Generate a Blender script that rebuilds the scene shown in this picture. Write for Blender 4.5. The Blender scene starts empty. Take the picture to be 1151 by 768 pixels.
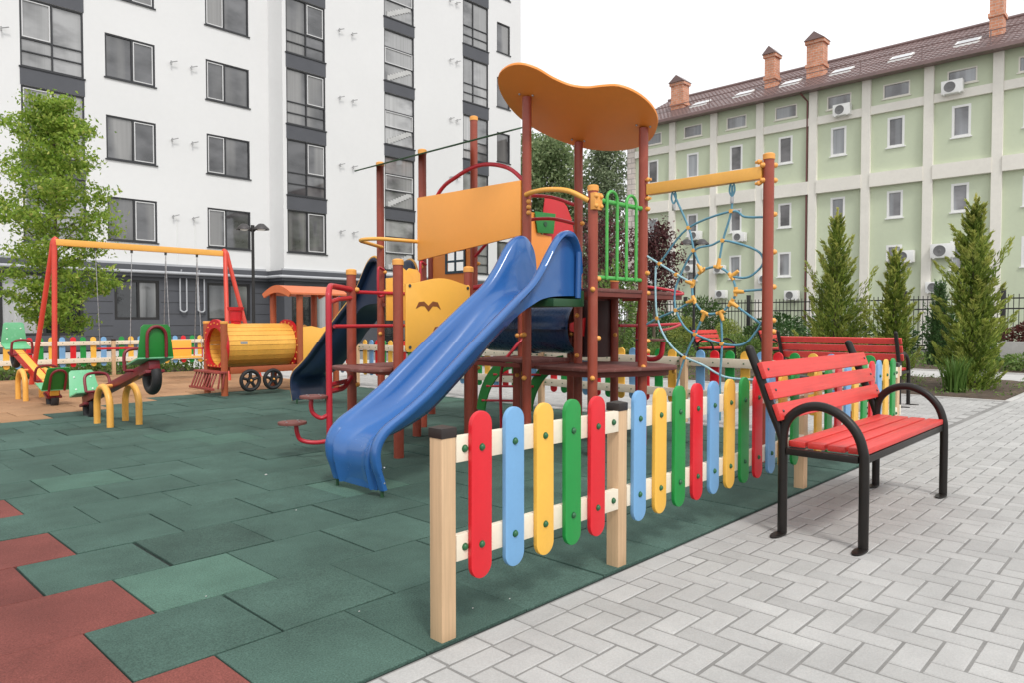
import bpy, bmesh, math, random
import numpy as np
from mathutils import Vector, Matrix
R = math.radians
rnd = random.Random(7)
scene = bpy.context.scene
C = scene.collection

# ------------------------------------------------------------------ materials
def nt(name):
    m = bpy.data.materials.new(name); m.use_nodes = True
    t = m.node_tree; b = t.nodes['Principled BSDF']
    return m, t, b
def N(t, typ, **kw):
    n = t.nodes.new(typ)
    for k, v in kw.items(): setattr(n, k, v)
    return n
def L(t, a, b): t.links.new(a, b)
def objcoord(t):
    return N(t, 'ShaderNodeNewGeometry').outputs['Position']
def noise(t, vec, scale, detail=4, rough=.6):
    n = N(t, 'ShaderNodeTexNoise'); n.inputs['Scale'].default_value = scale
    n.inputs['Detail'].default_value = detail; n.inputs['Roughness'].default_value = rough
    L(t, vec, n.inputs['Vector']); return n.outputs['Fac']
def mrange(t, v, a, b, lo=0., hi=1.):
    n = N(t, 'ShaderNodeMapRange'); n.inputs[1].default_value = lo; n.inputs[2].default_value = hi
    n.inputs[3].default_value = a; n.inputs[4].default_value = b; L(t, v, n.inputs[0]); return n.outputs[0]
def mulcol(t, col, fac):
    n = N(t, 'ShaderNodeMix', data_type='RGBA', blend_type='MULTIPLY'); n.inputs[0].default_value = 1.
    if isinstance(col, tuple): n.inputs[6].default_value = (*col, 1)
    else: L(t, col, n.inputs[6])
    c = N(t, 'ShaderNodeCombineColor'); [L(t, fac, c.inputs[i]) for i in range(3)]
    L(t, c.outputs[0], n.inputs[7]); return n.outputs[2]
def mixcol(t, fac, a, b):
    n = N(t, 'ShaderNodeMix', data_type='RGBA')
    L(t, fac, n.inputs[0])
    for i, c in ((6, a), (7, b)):
        if isinstance(c, tuple): n.inputs[i].default_value = (*c, 1)
        else: L(t, c, n.inputs[i])
    return n.outputs[2]
def bump(t, b, h, strength, dist):
    n = N(t, 'ShaderNodeBump'); n.inputs['Strength'].default_value = strength; n.inputs['Distance'].default_value = dist
    L(t, h, n.inputs['Height']); L(t, n.outputs[0], b.inputs['Normal'])

def paint(name, col, rough=.4, var=.12, scale=3., bmp=.0, bscale=60., spec=.5, metal=0., wear=None):
    """painted or moulded surface with slight tone drift and micro bump"""
    m, t, b = nt(name); p = objcoord(t)
    n1 = noise(t, p, scale, 5); n2 = noise(t, p, scale*14, 3)
    f = N(t, 'ShaderNodeMath', operation='ADD'); L(t, mrange(t, n1, 1-var, 1+var, .25, .75), f.inputs[0]); L(t, mrange(t, n2, -var*.4, var*.4, .3, .7), f.inputs[1])
    c = mulcol(t, col, f.outputs[0])
    if wear:
        wn = noise(t, p, wear[2], 6, .7); c = mixcol(t, mrange(t, wn, 0, wear[1], .55, .72), c, wear[0])
    L(t, c, b.inputs['Base Color'])
    L(t, mrange(t, n2, rough-.06, rough+.1), b.inputs['Roughness'])
    b.inputs['Specular IOR Level'].default_value = spec; b.inputs['Metallic'].default_value = metal
    if bmp: bump(t, b, noise(t, p, bscale, 3), bmp, .004)
    return m

def island(name, cols, rough=.8, dark=.12, speck=260., speck_amt=.25, stain=1.2, stain_amt=.18, bmp=.25, bscale=300., hue2=None, spec=.3):
    """slabs laid one by one: each piece gets its own tone, plus grain and broad staining"""
    m, t, b = nt(name); p = objcoord(t)
    g = N(t, 'ShaderNodeNewGeometry'); r = g.outputs['Random Per Island']
    ramp = N(t, 'ShaderNodeValToRGB'); L(t, r, ramp.inputs[0])
    e = ramp.color_ramp.elements
    while len(e) < len(cols): e.new(.5)
    for i, c in enumerate(cols):
        e[i].position = i/(len(cols)-1); e[i].color = (*c, 1)
    sp = noise(t, p, speck, 2, .8); st = noise(t, p, stain, 6, .65)
    c = mulcol(t, ramp.outputs[0], mrange(t, sp, 1-speck_amt, 1+speck_amt, .25, .75))
    c = mulcol(t, c, mrange(t, noise(t, p, .55, 4), 1-stain_amt*.6, 1+stain_amt*.6, .3, .7))
    c = mulcol(t, c, mrange(t, st, 1-stain_amt, 1+stain_amt, .3, .7))
    L(t, c, b.inputs['Base Color']); b.inputs['Roughness'].default_value = rough; b.inputs['Specular IOR Level'].default_value = spec
    bump(t, b, noise(t, p, bscale, 2, .8), bmp, .003)
    return m

def leafmat(name, a, bcol, c=None, trans=.35, var=.3, tip=None):
    m, t, b = nt(name)
    g = N(t, 'ShaderNodeNewGeometry')
    ramp = N(t, 'ShaderNodeValToRGB'); L(t, g.outputs['Random Per Island'], ramp.inputs[0])
    ramp.color_ramp.elements[0].color = (*a, 1); ramp.color_ramp.elements[1].color = (*bcol, 1)
    if c:
        e = ramp.color_ramp.elements.new(.88); e.color = (*bcol, 1); ramp.color_ramp.elements[2].color = (*c, 1)
    col = mulcol(t, ramp.outputs[0], mrange(t, noise(t, g.outputs['Position'], 2.2, 3), 1-var, 1+var, .3, .7))
    if tip:   # young growth at the end of each spray is yellower
        at = N(t, 'ShaderNodeAttribute'); at.attribute_name = 'growth'; col = mixcol(t, at.outputs['Fac'], col, tip)
    L(t, col, b.inputs['Base Color']); b.inputs['Roughness'].default_value = .55; b.inputs['Specular IOR Level'].default_value = .3
    tr = N(t, 'ShaderNodeBsdfTranslucent'); L(t, col, tr.inputs[0])
    mx = N(t, 'ShaderNodeMixShader'); mx.inputs[0].default_value = trans
    out = t.nodes['Material Output']
    L(t, b.outputs[0], mx.inputs[1]); L(t, tr.outputs[0], mx.inputs[2]); L(t, mx.outputs[0], out.inputs[0])
    return m

def glassmat(name, dark, light, scale, rough=.03, share=.5, coat=1.):
    """window glass: dark room, pale bands for curtain folds and for reflections put into the colour; every pane differs"""
    m, t, b = nt(name); g = N(t, 'ShaderNodeNewGeometry')
    oi = N(t, 'ShaderNodeObjectInfo')
    off = N(t, 'ShaderNodeVectorMath', operation='MULTIPLY_ADD'); L(t, oi.outputs['Random'], off.inputs[0]); off.inputs[1].default_value = (37,91,53); L(t, g.outputs['Position'], off.inputs[2])
    mp = N(t, 'ShaderNodeMapping'); L(t, off.outputs[0], mp.inputs[0]); mp.inputs['Scale'].default_value = (scale, scale, scale*.12)
    broad = noise(t, mp.outputs[0], .55, 2, .4)
    mp2 = N(t, 'ShaderNodeMapping'); L(t, off.outputs[0], mp2.inputs[0]); mp2.inputs['Scale'].default_value = (9, 9, .12)
    fold = noise(t, mp2.outputs[0], 1., 3, .6)
    band_mask = mrange(t, broad, 0, 1, .5-.06-(share-.5)*.3, .5+.05-(share-.5)*.3)  # pale bands: curtains, and bright reflections painted into the base colour
    pale_bands = mulcol(t, light, mrange(t, fold, .82, 1.08, .3, .7))
    mp3 = N(t, 'ShaderNodeMapping'); L(t, off.outputs[0], mp3.inputs[0]); mp3.inputs['Scale'].default_value = (.7,.7,1.3)
    room = mulcol(t, dark, mrange(t, noise(t, mp3.outputs[0], 1.1, 4, .5), .6, 2.2, .35, .65))
    col = mulcol(t, mixcol(t, band_mask, room, pale_bands), mrange(t, oi.outputs['Random'], .65, 1.25))
    L(t, col, b.inputs['Base Color'])
    b.inputs['Roughness'].default_value = rough; b.inputs['Specular IOR Level'].default_value = .7
    b.inputs['Coat Weight'].default_value = coat; b.inputs['Coat Roughness'].default_value = .02
    n2 = noise(t, g.outputs['Position'], .9, 2); bump(t, b, n2, .05, .05)
    return m

M = {}
M['post'] = paint('post_brown', (.30,.056,.03), .38, .12, 4, .1, wear=((.42,.13,.08), .35, 9))
M['postcap'] = paint('post_cap_yellow', (.80,.36,.075), .4, .06)
M['deck'] = paint('deck_brown', (.17,.055,.045), .62, .2, 6, .25, 180, wear=((.36,.24,.2), .5, 14))
M['deckside'] = paint('deck_edge', (.17,.03,.02), .5, .12)
M['orange'] = paint('orange_board', (.93,.39,.075), .42, .03, 1.2, .06, 200)
M['roof_or'] = paint('orange_roof', (.86,.295,.05), .45, .04, 1.0, .06, 200)
M['yelpanel'] = paint('yellow_board', (.92,.47,.075), .38, .04, 1.5, .05, 200)
M['cut'] = paint('cutout_brown', (.22,.07,.02), .6)
M['blue'] = paint('blue_plastic', (.027,.122,.36), .22, .04, 1.3, .02, 40)
M['blue'].node_tree.nodes['Principled BSDF'].inputs['Coat Weight'].default_value = .5; M['blue'].node_tree.nodes['Principled BSDF'].inputs['Coat Roughness'].default_value = .12
M['navy'] = paint('navy_plastic', (.010,.024,.062), .3, .1, 2)
M['navytube'] = paint('navy_tube', (.018,.05,.12), .26, .1, 2)
M['redpipe'] = paint('red_pipe', (.48,.02,.035), .3, .08, 5)
M['redpanel'] = paint('red_board', (.55,.012,.018), .38, .06)
M['yelpipe'] = paint('yellow_pipe', (.82,.42,.08), .36, .06)
M['greenpipe'] = paint('green_pipe', (.08,.42,.08), .35, .06)
M['greenpanel'] = paint('green_board', (.015,.20,.03), .4, .08)
M['mint'] = paint('mint_seat', (.15,.46,.24), .4, .06, wear=((.35,.68,.45), .5, 8))
M['dkgreen'] = paint('dark_green', (.02,.075,.03), .5, .1)
M['rope'] = paint('blue_rope', (.12,.30,.40), .7, .2, 30, .5, 400)
M['ropelight'] = paint('worn_rope', (.35,.55,.62), .75, .2, 30, .5, 400)
M['ropecon'] = paint('rope_connector', (.84,.42,.08), .4, .05)
M['steel'] = paint('galvanised', (.45,.45,.46), .35, .12, 20, metal=.9)
M['boltgrey'] = paint('dark_bolt', (.08,.09,.09), .4, .1, metal=.5)
M['white'] = paint('white_trim', (.78,.78,.76), .5, .05)
M['picket_red'] = paint('picket_red', (.66,.014,.024), .34, .05, 5, .06, 150)
M['picket_blue'] = paint('picket_blue', (.17,.37,.62), .36, .05, 5, .06, 150)
M['picket_yellow'] = paint('picket_yellow', (.84,.47,.07), .36, .05, 5, .06, 150)
M['picket_green'] = paint('picket_green', (.012,.27,.05), .36, .05, 5, .06, 150)
M['bolt'] = paint('green_bolt', (.02,.12,.045), .35, .1)
M['rail'] = paint('cream_rail', (.77,.69,.55), .5, .07, 4, .1, 120)
M['capblack'] = paint('black_cap', (.022,.016,.014), .42, .15, 8)
M['iron'] = paint('black_iron', (.018,.017,.017), .42, .2, 8)
M['benchmetal'] = paint('bench_tube', (.012,.0095,.008), .38, .2, 10, .1, 250, spec=.35)
M['dkred'] = paint('dark_red_beam', (.18,.012,.02), .38, .12, 5)
M['swingred'] = paint('swing_red', (.62,.06,.035), .4, .1, 5)
M['rubber'] = paint('black_rubber', (.012,.012,.013), .6, .2, 8)
M['orangewood'] = paint('train_orange', (.36,.085,.03), .42, .1, 5)
M['orangetrim'] = paint('roof_trim', (.66,.17,.06), .4, .08)
M['fan'] = paint('fan_grey', (.16,.16,.16), .6, .1)
M['lampshade'] = paint('lamp_metal', (.05,.045,.045), .5, .2)
M['dkband'] = paint('grey_band', (.078,.081,.092), .6, .08, 1.5)
M['frame'] = paint('grey_frame', (.028,.029,.032), .45, .1)
M['sash'] = paint('white_sash', (.62,.62,.62), .4, .04)
M['pipe'] = paint('light_pipe', (.42,.43,.45), .45, .08)
M['spot'] = paint('bracket', (.33,.33,.33), .5, .1)
M['concrete'] = paint('concrete', (.46,.45,.43), .85, .15, 2.5, .3, 80)
M['cream'] = paint('cream_stucco', (.78,.75,.68), .85, .06, .6, .2, 120)
M['chimney'] = None

def woodmat(name, col):
    m, t, b = nt(name); p = objcoord(t)
    mp = N(t, 'ShaderNodeMapping'); L(t, p, mp.inputs[0]); mp.inputs['Scale'].default_value = (60, 60, 2.2)
    n = noise(t, mp.outputs[0], 1., 5, .6); n2 = noise(t, p, 3, 3)
    c = mulcol(t, col, mrange(t, n, .86, 1.1, .3, .7)); c = mulcol(t, c, mrange(t, n2, .93, 1.06, .3, .7))
    L(t, c, b.inputs['Base Color']); b.inputs['Roughness'].default_value = .5
    bump(t, b, n, .12, .002); return m
M['postwood'] = woodmat('fence_post_wood', (.61,.41,.24))
def slatmat(name, col):
    m, t, b = nt(name); p = objcoord(t)
    mp = N(t, 'ShaderNodeMapping'); L(t, p, mp.inputs[0]); mp.inputs['Scale'].default_value = (2.5, 70, 70)
    n = noise(t, mp.outputs[0], 1., 6, .6); n2 = noise(t, p, 5, 4)
    c = mulcol(t, col, mrange(t, n, .84, 1.12, .3, .7)); c = mulcol(t, c, mrange(t, n2, .9, 1.08, .3, .7))
    w = noise(t, mp.outputs[0], .5, 6, .7); c = mixcol(t, mrange(t, w, 0, .35, .62, .78), c, (.72,.30,.25))
    L(t, c, b.inputs['Base Color']); b.inputs['Roughness'].default_value = .42
    bump(t, b, n, .2, .002); return m
M['slat'] = slatmat('bench_slat', (.66,.046,.038))

M['green_tiles'] = island('rubber_green', [(.045,.083,.067), (.055,.103,.083), (.062,.114,.092), (.049,.093,.075), (.067,.122,.099)], .88, speck=150, speck_amt=.5, stain=2.3, stain_amt=.24, bmp=.6, bscale=170)
M['pale_tiles'] = island('rubber_pale', [(.072,.142,.108), (.082,.158,.121), (.066,.130,.10)], .88, speck=150, speck_amt=.45, stain=2.3, stain_amt=.2, bmp=.6, bscale=170)
M['red_tiles'] = island('rubber_red', [(.16,.046,.038), (.195,.058,.047), (.175,.052,.043)], .88, speck=150, speck_amt=.42, stain=2.3, stain_amt=.2, bmp=.6, bscale=170)
M['brown_tiles'] = island('rubber_brown', [(.31,.175,.09), (.355,.20,.105), (.40,.23,.125)], .88, speck=200, speck_amt=.3, stain=1.4, stain_amt=.2, bmp=.5, bscale=380)
M['joint'] = paint('dark_base', (.018,.026,.023), .95)
M['pavers'] = island('paver_grey', [(.35,.345,.333), (.39,.385,.372), (.405,.40,.387), (.37,.365,.352), (.44,.435,.42)], .85, speck=140, speck_amt=.12, stain=3.2, stain_amt=.09, bmp=.4, bscale=180)
M['grout'] = paint('paver_joint', (.215,.21,.20), .95, .2, 5)
M['plaza'] = paint('far_paving', (.47,.46,.445), .9, .12, 1.1, .3, 40)
M['soil'] = paint('soil', (.075,.052,.036), .95, .45, 9, .8, 60, wear=((.16,.14,.06), .7, 3))
M['ground'] = paint('ground_asphalt', (.17,.165,.155), .95, .2, .4)
M['stucco'] = paint('white_stucco', (.71,.71,.705), .85, .025, .35, .1, 140)
M['limegreen'] = paint('green_stucco', (.555,.61,.45), .85, .045, .5, .15, 120)
def roofmat():
    m, t, b = nt('maroon_roof'); p = objcoord(t); s = N(t, 'ShaderNodeSeparateXYZ'); L(t, p, s.inputs[0])
    n = noise(t, p, 1.2, 4); c = mulcol(t, (.185,.12,.113), mrange(t, n, .85, 1.15, .3, .7))
    L(t, c, b.inputs['Base Color']); b.inputs['Roughness'].default_value = .34
    return m
M['roof'] = roofmat()
def brickmat(name, c1, c2, mortar, scale, w=.5, h=.25):
    m, t, b = nt(name); tc = objcoord(t); s = N(t, 'ShaderNodeSeparateXYZ'); L(t, tc, s.inputs[0])
    a = N(t, 'ShaderNodeMath', operation='ADD'); L(t, s.outputs[0], a.inputs[0]); L(t, s.outputs[1], a.inputs[1])
    cb = N(t, 'ShaderNodeCombineXYZ'); L(t, a.outputs[0], cb.inputs[0]); L(t, s.outputs[2], cb.inputs[1])
    br = N(t, 'ShaderNodeTexBrick'); L(t, cb.outputs[0], br.inputs['Vector']); br.inputs['Scale'].default_value = scale
    br.inputs['Color1'].default_value = (*c1, 1); br.inputs['Color2'].default_value = (*c2, 1); br.inputs['Mortar'].default_value = (*mortar, 1)
    br.inputs['Mortar Size'].default_value = .02
    L(t, mulcol(t, br.outputs[0], mrange(t, noise(t, tc, 4, 4), .8, 1.15, .3, .7)), b.inputs['Base Color']); b.inputs['Roughness'].default_value = .85
    return m
M['chimney'] = brickmat('chimney_brick', (.56,.23,.13), (.66,.30,.18), (.55,.45,.38), 2.2)
M['quoin'] = brickmat('quoin_blocks', (.66,.60,.55), (.60,.53,.48), (.40,.36,.33), .9)
M['glass'] = glassmat('flat_glass', (.055,.055,.057), (.21,.207,.20), 1.5, share=.3)
M['glassbright'] = glassmat('stair_glass', (.17,.17,.17), (.36,.36,.355), .6, share=.4)
M['glassgreen'] = glassmat('small_glass', (.09,.087,.09), (.30,.315,.33), 2.2)
M['glassdark'] = glassmat('shop_glass', (.016,.018,.019), (.38,.38,.375), 1.1, share=.42, coat=.4)  # strong pale bands here are reflections painted as colour
M['inner_stair'] = paint('stair_flight', (.5,.5,.49), .8, .1)
M['bark'] = paint('bark', (.11,.085,.06), .9, .3, 12, .6, 60)
M['leaf_sapling'] = leafmat('maple_leaf', (.17,.30,.04), (.38,.50,.085), (.56,.57,.17), .52)
M['leaf_conifer'] = leafmat('conifer_leaf', (.11,.19,.034), (.36,.46,.085), None, .48, tip=(.66,.64,.18))
M['leaf_thuja'] = leafmat('thuja_leaf', (.035,.09,.027), (.09,.175,.05), None, .2)
M['leaf_tree'] = leafmat('tree_leaf', (.16,.23,.10), (.29,.36,.17), (.38,.43,.24), .42)
M['leaf_poplar'] = leafmat('poplar_leaf', (.15,.20,.11), (.28,.33,.19), (.36,.40,.27), .35)
M['leaf_plum'] = leafmat('plum_leaf', (.045,.014,.016), (.13,.05,.05), (.2,.1,.09), .3)
M['leaf_maple'] = leafmat('red_shrub', (.07,.018,.015), (.15,.05,.04), None, .3)
M['leaf_lime'] = leafmat('lime_bush', (.19,.26,.05), (.38,.42,.10), None, .3)
M['leaf_shrub'] = leafmat('shrub_leaf', (.04,.085,.02), (.11,.18,.05), None, .3)
M['leaf_mid'] = leafmat('mid_leaf', (.08,.16,.03), (.20,.29,.075), (.3,.34,.12), .35)
M['leaf_blade'] = leafmat('iris_leaf', (.07,.15,.025), (.16,.26,.06), None, .35)

# ------------------------------------------------------------------ mesh helpers
class MB:
    def __init__(s): s.v = []; s.f = []
    def add(s, vs, fs):
        o = len(s.v); s.v += [tuple(p) for p in vs]; s.f += [tuple(i+o for i in f) for f in fs]; return s
    def box(s, x0, x1, y0, y1, z0, z1, mat=None):
        vs = [Vector(p) for p in ((x0,y0,z0),(x1,y0,z0),(x1,y1,z0),(x0,y1,z0),(x0,y0,z1),(x1,y0,z1),(x1,y1,z1),(x0,y1,z1))]
        if mat: vs = [mat @ p for p in vs]
        return s.add(vs, [(3,2,1,0),(4,5,6,7),(0,1,5,4),(1,2,6,5),(2,3,7,6),(3,0,4,7)])
    def tube(s, pts, r, n=10, closed=False, caps=True, r1=None):
        P = [Vector(p) for p in pts]; m = len(P); rings = []
        rr = r if isinstance(r, (list, tuple)) else [r + ((r1 if r1 is not None else r)-r)*i/max(1, m-1) for i in range(m)]
        prev = None
        for i in range(m):
            if closed: d = (P[(i+1) % m]-P[i-1])
            else: d = P[min(i+1, m-1)]-P[max(i-1, 0)]
            d.normalize()
            if prev is None:
                a = Vector((0,0,1)) if abs(d.z) < .9 else Vector((1,0,0))
                u = d.cross(a).normalized()
            else:
                u = prev - d*prev.dot(d)
                u = u.normalized() if u.length > 1e-6 else d.orthogonal().normalized()
            prev = u; w = d.cross(u)
            rings.append([P[i]+(u*math.cos(2*math.pi*k/n)+w*math.sin(2*math.pi*k/n))*rr[i] for k in range(n)])
        vs = [p for q in rings for p in q]; fs = []
        for i in range(m if closed else m-1):
            j = (i+1) % m
            for k in range(n):
                k2 = (k+1) % n
                fs.append((i*n+k, i*n+k2, j*n+k2, j*n+k))
        if caps and not closed:
            fs.append(tuple(reversed(range(n)))); fs.append(tuple((m-1)*n+k for k in range(n)))
        return s.add(vs, fs)
    def cyl(s, p0, p1, r, r1=None, n=16): return s.tube([p0, p1], [r, r if r1 is None else r1], n)
    def sphere(s, c, r, nu=12, nv=8, sc=(1,1,1)):
        c = Vector(c); vs = [c+Vector((0,0,r*sc[2]))]
        for j in range(1, nv):
            th = math.pi*j/nv
            for i in range(nu):
                ph = 2*math.pi*i/nu
                vs.append(c+Vector((r*sc[0]*math.sin(th)*math.cos(ph), r*sc[1]*math.sin(th)*math.sin(ph), r*sc[2]*math.cos(th))))
        vs.append(c-Vector((0,0,r*sc[2]))); e = len(vs)-1; fs = []
        for i in range(nu): fs.append((0, 1+i, 1+(i+1) % nu)); fs.append((e, e-nu+(i+1) % nu, e-nu+i))
        for j in range(nv-2):
            for i in range(nu):
                a = 1+j*nu+i; b2 = 1+j*nu+(i+1) % nu
                fs.append((a, a+nu, b2+nu, b2))
        return s.add(vs, fs)
    def prism(s, poly, fn, t0, t1):
        """2D outline extruded; fn(a,b,t) -> point"""
        n = len(poly)
        vs = [fn(a, b, t0) for a, b in poly]+[fn(a, b, t1) for a, b in poly]
        fs = [tuple(range(n)), tuple(reversed(range(n, 2*n)))]
        for i in range(n): fs.append((i, i+n, (i+1) % n+n, (i+1) % n))
        return s.add(vs, fs)
    def strip(s, rows, closed_u=False):
        m = len(rows); n = len(rows[0]); vs = [p for q in rows for p in q]; fs = []
        for i in range(m-1):
            for k in range(n if closed_u else n-1):
                k2 = (k+1) % n
                fs.append((i*n+k, i*n+k2, (i+1)*n+k2, (i+1)*n+k))
        return s.add(vs, fs)
    def quad(s, a, b, c, d): return s.add([a,b,c,d], [(0,1,2,3)])

def root_loc(p):
    while p is not None and p.parent is not None: p = p.parent
    return p.location.copy() if p is not None else Vector((0,0,0))
def link(name, me, parent):
    o = bpy.data.objects.new(name, me); C.objects.link(o)
    if parent is not None: o.parent = parent
    return o
def obj(name, mb, mat, parent=None, bevel=0., segs=2, ang=40, smooth=True, recalc=True):
    me = bpy.data.meshes.new(name)
    L0 = root_loc(parent)
    me.from_pydata([(p[0]-L0.x, p[1]-L0.y, p[2]-L0.z) for p in mb.v], [], mb.f)
    if recalc or bevel:
        bm = bmesh.new(); bm.from_mesh(me)
        if recalc: bmesh.ops.recalc_face_normals(bm, faces=bm.faces)
        if bevel:
            es = [e for e in bm.edges if len(e.link_faces) == 2 and e.calc_face_angle(0) > R(35)]
            bmesh.ops.bevel(bm, geom=es, offset=bevel, segments=segs, affect='EDGES', profile=.6, clamp_overlap=True)
        bm.to_mesh(me); bm.free()
    me.materials.append(M[mat] if isinstance(mat, str) else mat)
    if smooth:
        me.polygons.foreach_set('use_smooth', [True]*len(me.polygons)); me.set_sharp_from_angle(angle=R(ang))
    return link(name, me, parent)
def thing(name, label, cat, loc=(0,0,0), rz=0., group=None):
    o = bpy.data.objects.new(name, None); C.objects.link(o); o.location = loc; o.rotation_euler = (0,0,rz)
    o.empty_display_size = .1
    return tag(o, label, cat, group)
def tag(o, label, cat=None, group=None):
    o['label'] = label
    if cat: o['category'] = cat
    if group: o['group'] = group
    return o
def struct(name, mb, mat, kind='structure', **kw):
    o = obj(name, mb, mat, **kw); o['kind'] = kind; return o
def kids(o): return [c for c in bpy.data.objects if c.parent == o]
def copy_tree(o, parent=None):
    c = o.copy(); C.objects.link(c); c.parent = parent
    for ch in kids(o): copy_tree(ch, c)
    return c
def arc(fn, a0, a1, n): return [fn(a0+(a1-a0)*i/n) for i in range(n+1)]
def catmull(pts, sub=6, closed=False):
    P = [Vector(p) for p in pts]; n = len(P); out = []
    for i in range(n if closed else n-1):
        p0 = P[(i-1) % n] if closed or i > 0 else P[0]*2-P[1]
        p1 = P[i]; p2 = P[(i+1) % n]; p3 = P[(i+2) % n] if closed or i+2 < n else P[-1]*2-P[-2]
        for k in range(sub):
            t = k/sub
            out.append(.5*((2*p1)+(p2-p0)*t+(2*p0-5*p1+4*p2-p3)*t*t+(3*p1-p0-3*p2+p3)*t**3))
    if not closed: out.append(P[-1])
    return out

def leaves(name, pos, mat, parent, size=.06, aspect=.55, nrm=None, up=None, seed=1, jit=.4, growth=None):
    """many small four-cornered leaves at POS (n,3), each turned its own way (or grown along UP)"""
    rs = np.random.RandomState(seed); pos = np.asarray(pos, float); n = len(pos)
    if up is None:
        a = rs.normal(size=(n,3))
    else:
        a = np.asarray(up, float)+rs.normal(size=(n,3))*jit
    a /= np.linalg.norm(a, axis=1)[:,None]+1e-9
    b = rs.normal(size=(n,3)); b -= a*np.sum(a*b, axis=1)[:,None]; b /= np.linalg.norm(b, axis=1)[:,None]+1e-9
    s = (size*(.6+.8*rs.rand(n)))[:,None]
    cup = np.cross(a, b)*s*.12
    v = np.stack([pos-a*s*.5, pos+b*s*aspect*.5+cup, pos+a*s*.55, pos-b*s*aspect*.5+cup], 1).reshape(-1,3)
    L0 = np.array(root_loc(parent)); v = v-L0
    me = bpy.data.meshes.new(name)
    me.vertices.add(4*n); me.vertices.foreach_set('co', v.ravel())
    me.loops.add(4*n); me.loops.foreach_set('vertex_index', np.arange(4*n, dtype=np.int32))
    me.polygons.add(n); me.polygons.foreach_set('loop_start', np.arange(0, 4*n, 4, dtype=np.int32))
    me.update(calc_edges=True)
    if growth is not None:
        at = me.attributes.new('growth', 'FLOAT', 'POINT'); at.data.foreach_set('value', np.repeat(np.clip(growth,0,1), 4).astype(np.float32))
    me.materials.append(M[mat]); return link(name, me, parent)

# ------------------------------------------------------------------ camera, sky, sun
A = R(43.7); P_ = math.atan(24/806.)
cam = bpy.data.cameras.new('Camera'); co = bpy.data.objects.new('Camera', cam); C.objects.link(co); scene.camera = co
cam.sensor_width = 36.; cam.lens = 806/1151*36.; cam.clip_start = .05; cam.clip_end = 2000
co.location = (0,0,1.15); co.rotation_euler = (R(90)-P_, 0, A-R(90))
w = bpy.data.worlds.new('World'); scene.world = w; w.use_nodes = True
t = w.node_tree; bg = t.nodes['Background']
sky = t.nodes.new('ShaderNodeTexSky'); sky.sky_type = 'NISHITA'; sky.sun_disc = False
SUN_EL, SUN_AZ = 52, Vector((-.40,-.917,0))
sky.sun_elevation = R(SUN_EL); sky.sun_rotation = math.atan2(SUN_AZ.x, SUN_AZ.y)
sky.air_density = 1.; sky.dust_density = 4.; sky.ozone_density = 1.
hs = t.nodes.new('ShaderNodeHueSaturation'); hs.inputs['Saturation'].default_value = .10
t.links.new(sky.outputs[0], hs.inputs['Color'])
# cloud deck: an even white veil over the clear sky
mx = t.nodes.new('ShaderNodeMix'); mx.data_type = 'RGBA'; mx.inputs[0].default_value = .8
mx.inputs[7].default_value = (11.2, 11.3, 11.5, 1)
tcw = t.nodes.new('ShaderNodeTexCoord'); mpw = t.nodes.new('ShaderNodeMapping'); mpw.inputs['Scale'].default_value = (1.6,1.6,4.5); t.links.new(tcw.outputs['Generated'], mpw.inputs[0])
cn = noise(t, mpw.outputs[0], 1.5, 6, .55); cl_ = mulcol(t, (11.2,11.35,11.6), mrange(t, cn, .80, 1.12, .3, .7)); t.links.new(cl_, mx.inputs[7])
t.links.new(hs.outputs[0], mx.inputs[6]); t.links.new(mx.outputs[2], bg.inputs['Color']); bg.inputs['Strength'].default_value = .117
sl = bpy.data.lights.new('Sun', 'SUN'); sl.energy = 1.6; sl.angle = R(11); sl.color = (1,.965,.92)
so = bpy.data.objects.new('Sun', sl); C.objects.link(so)
d = Vector((SUN_AZ.x*math.cos(R(SUN_EL)), SUN_AZ.y*math.cos(R(SUN_EL)), math.sin(R(SUN_EL))))
so.rotation_euler = d.to_track_quat('Z', 'Y').to_euler(); so.location = (0,-5,20)
vs_ = scene.view_settings; vs_.view_transform = 'Standard'; vs_.look = 'None'; vs_.exposure = .15; vs_.gamma = 1.; vs_.use_curve_mapping = False
scene.cycles.max_bounces = 8

# ------------------------------------------------------------------ ground
g = MB(); g.quad((-400,-400,-.06),(600,-400,-.06),(600,600,-.06),(-400,600,-.06)); struct('ground', g, 'ground')
g = MB(); g.quad((-4,1.9,-.012),(7.08,1.9,-.012),(7.08,16.6,-.012),(-4,16.6,-.012)); struct('tile_base', g, 'joint', recalc=False)

TS = .515; X0, Y0 = 1.05, 1.90
tiles = {'green': MB(), 'pale': MB(), 'red': MB(), 'brown': MB()}
def slab(mb, x0, x1, y0, y1, ztop, ch, h=.03, tilt=(0,0)):
    def z(x, y): return ztop+tilt[0]*(x-(x0+x1)/2)+tilt[1]*(y-(y0+y1)/2)
    a = [(x0,y0),(x1,y0),(x1,y1),(x0,y1)]; b = [(x0+ch,y0+ch),(x1-ch,y0+ch),(x1-ch,y1-ch),(x0+ch,y1-ch)]
    vs = [(x,y,z(x,y)) for x, y in b]+[(x,y,z(x,y)-ch) for x, y in a]+[(x,y,-h) for x, y in a]
    fs = [(0,1,2,3)]+[(4+i,4+(i+1)%4,(i+1)%4,i) for i in range(4)]+[(8+i,8+(i+1)%4,4+(i+1)%4,4+i) for i in range(4)]
    mb.add(vs, fs)
def brown_edge(x):
    pts = [(-4,7.4),(0,8.7),(1.8,9.6),(3.2,10.6),(4.6,11.3),(5.4,11.2),(6.2,10.9),(7.2,10.6)]
    for (a, b), (c2, d2) in zip(pts, pts[1:]):
        if a <= x <= c2: return b+(d2-b)*(x-a)/(c2-a)
    return 11
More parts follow.
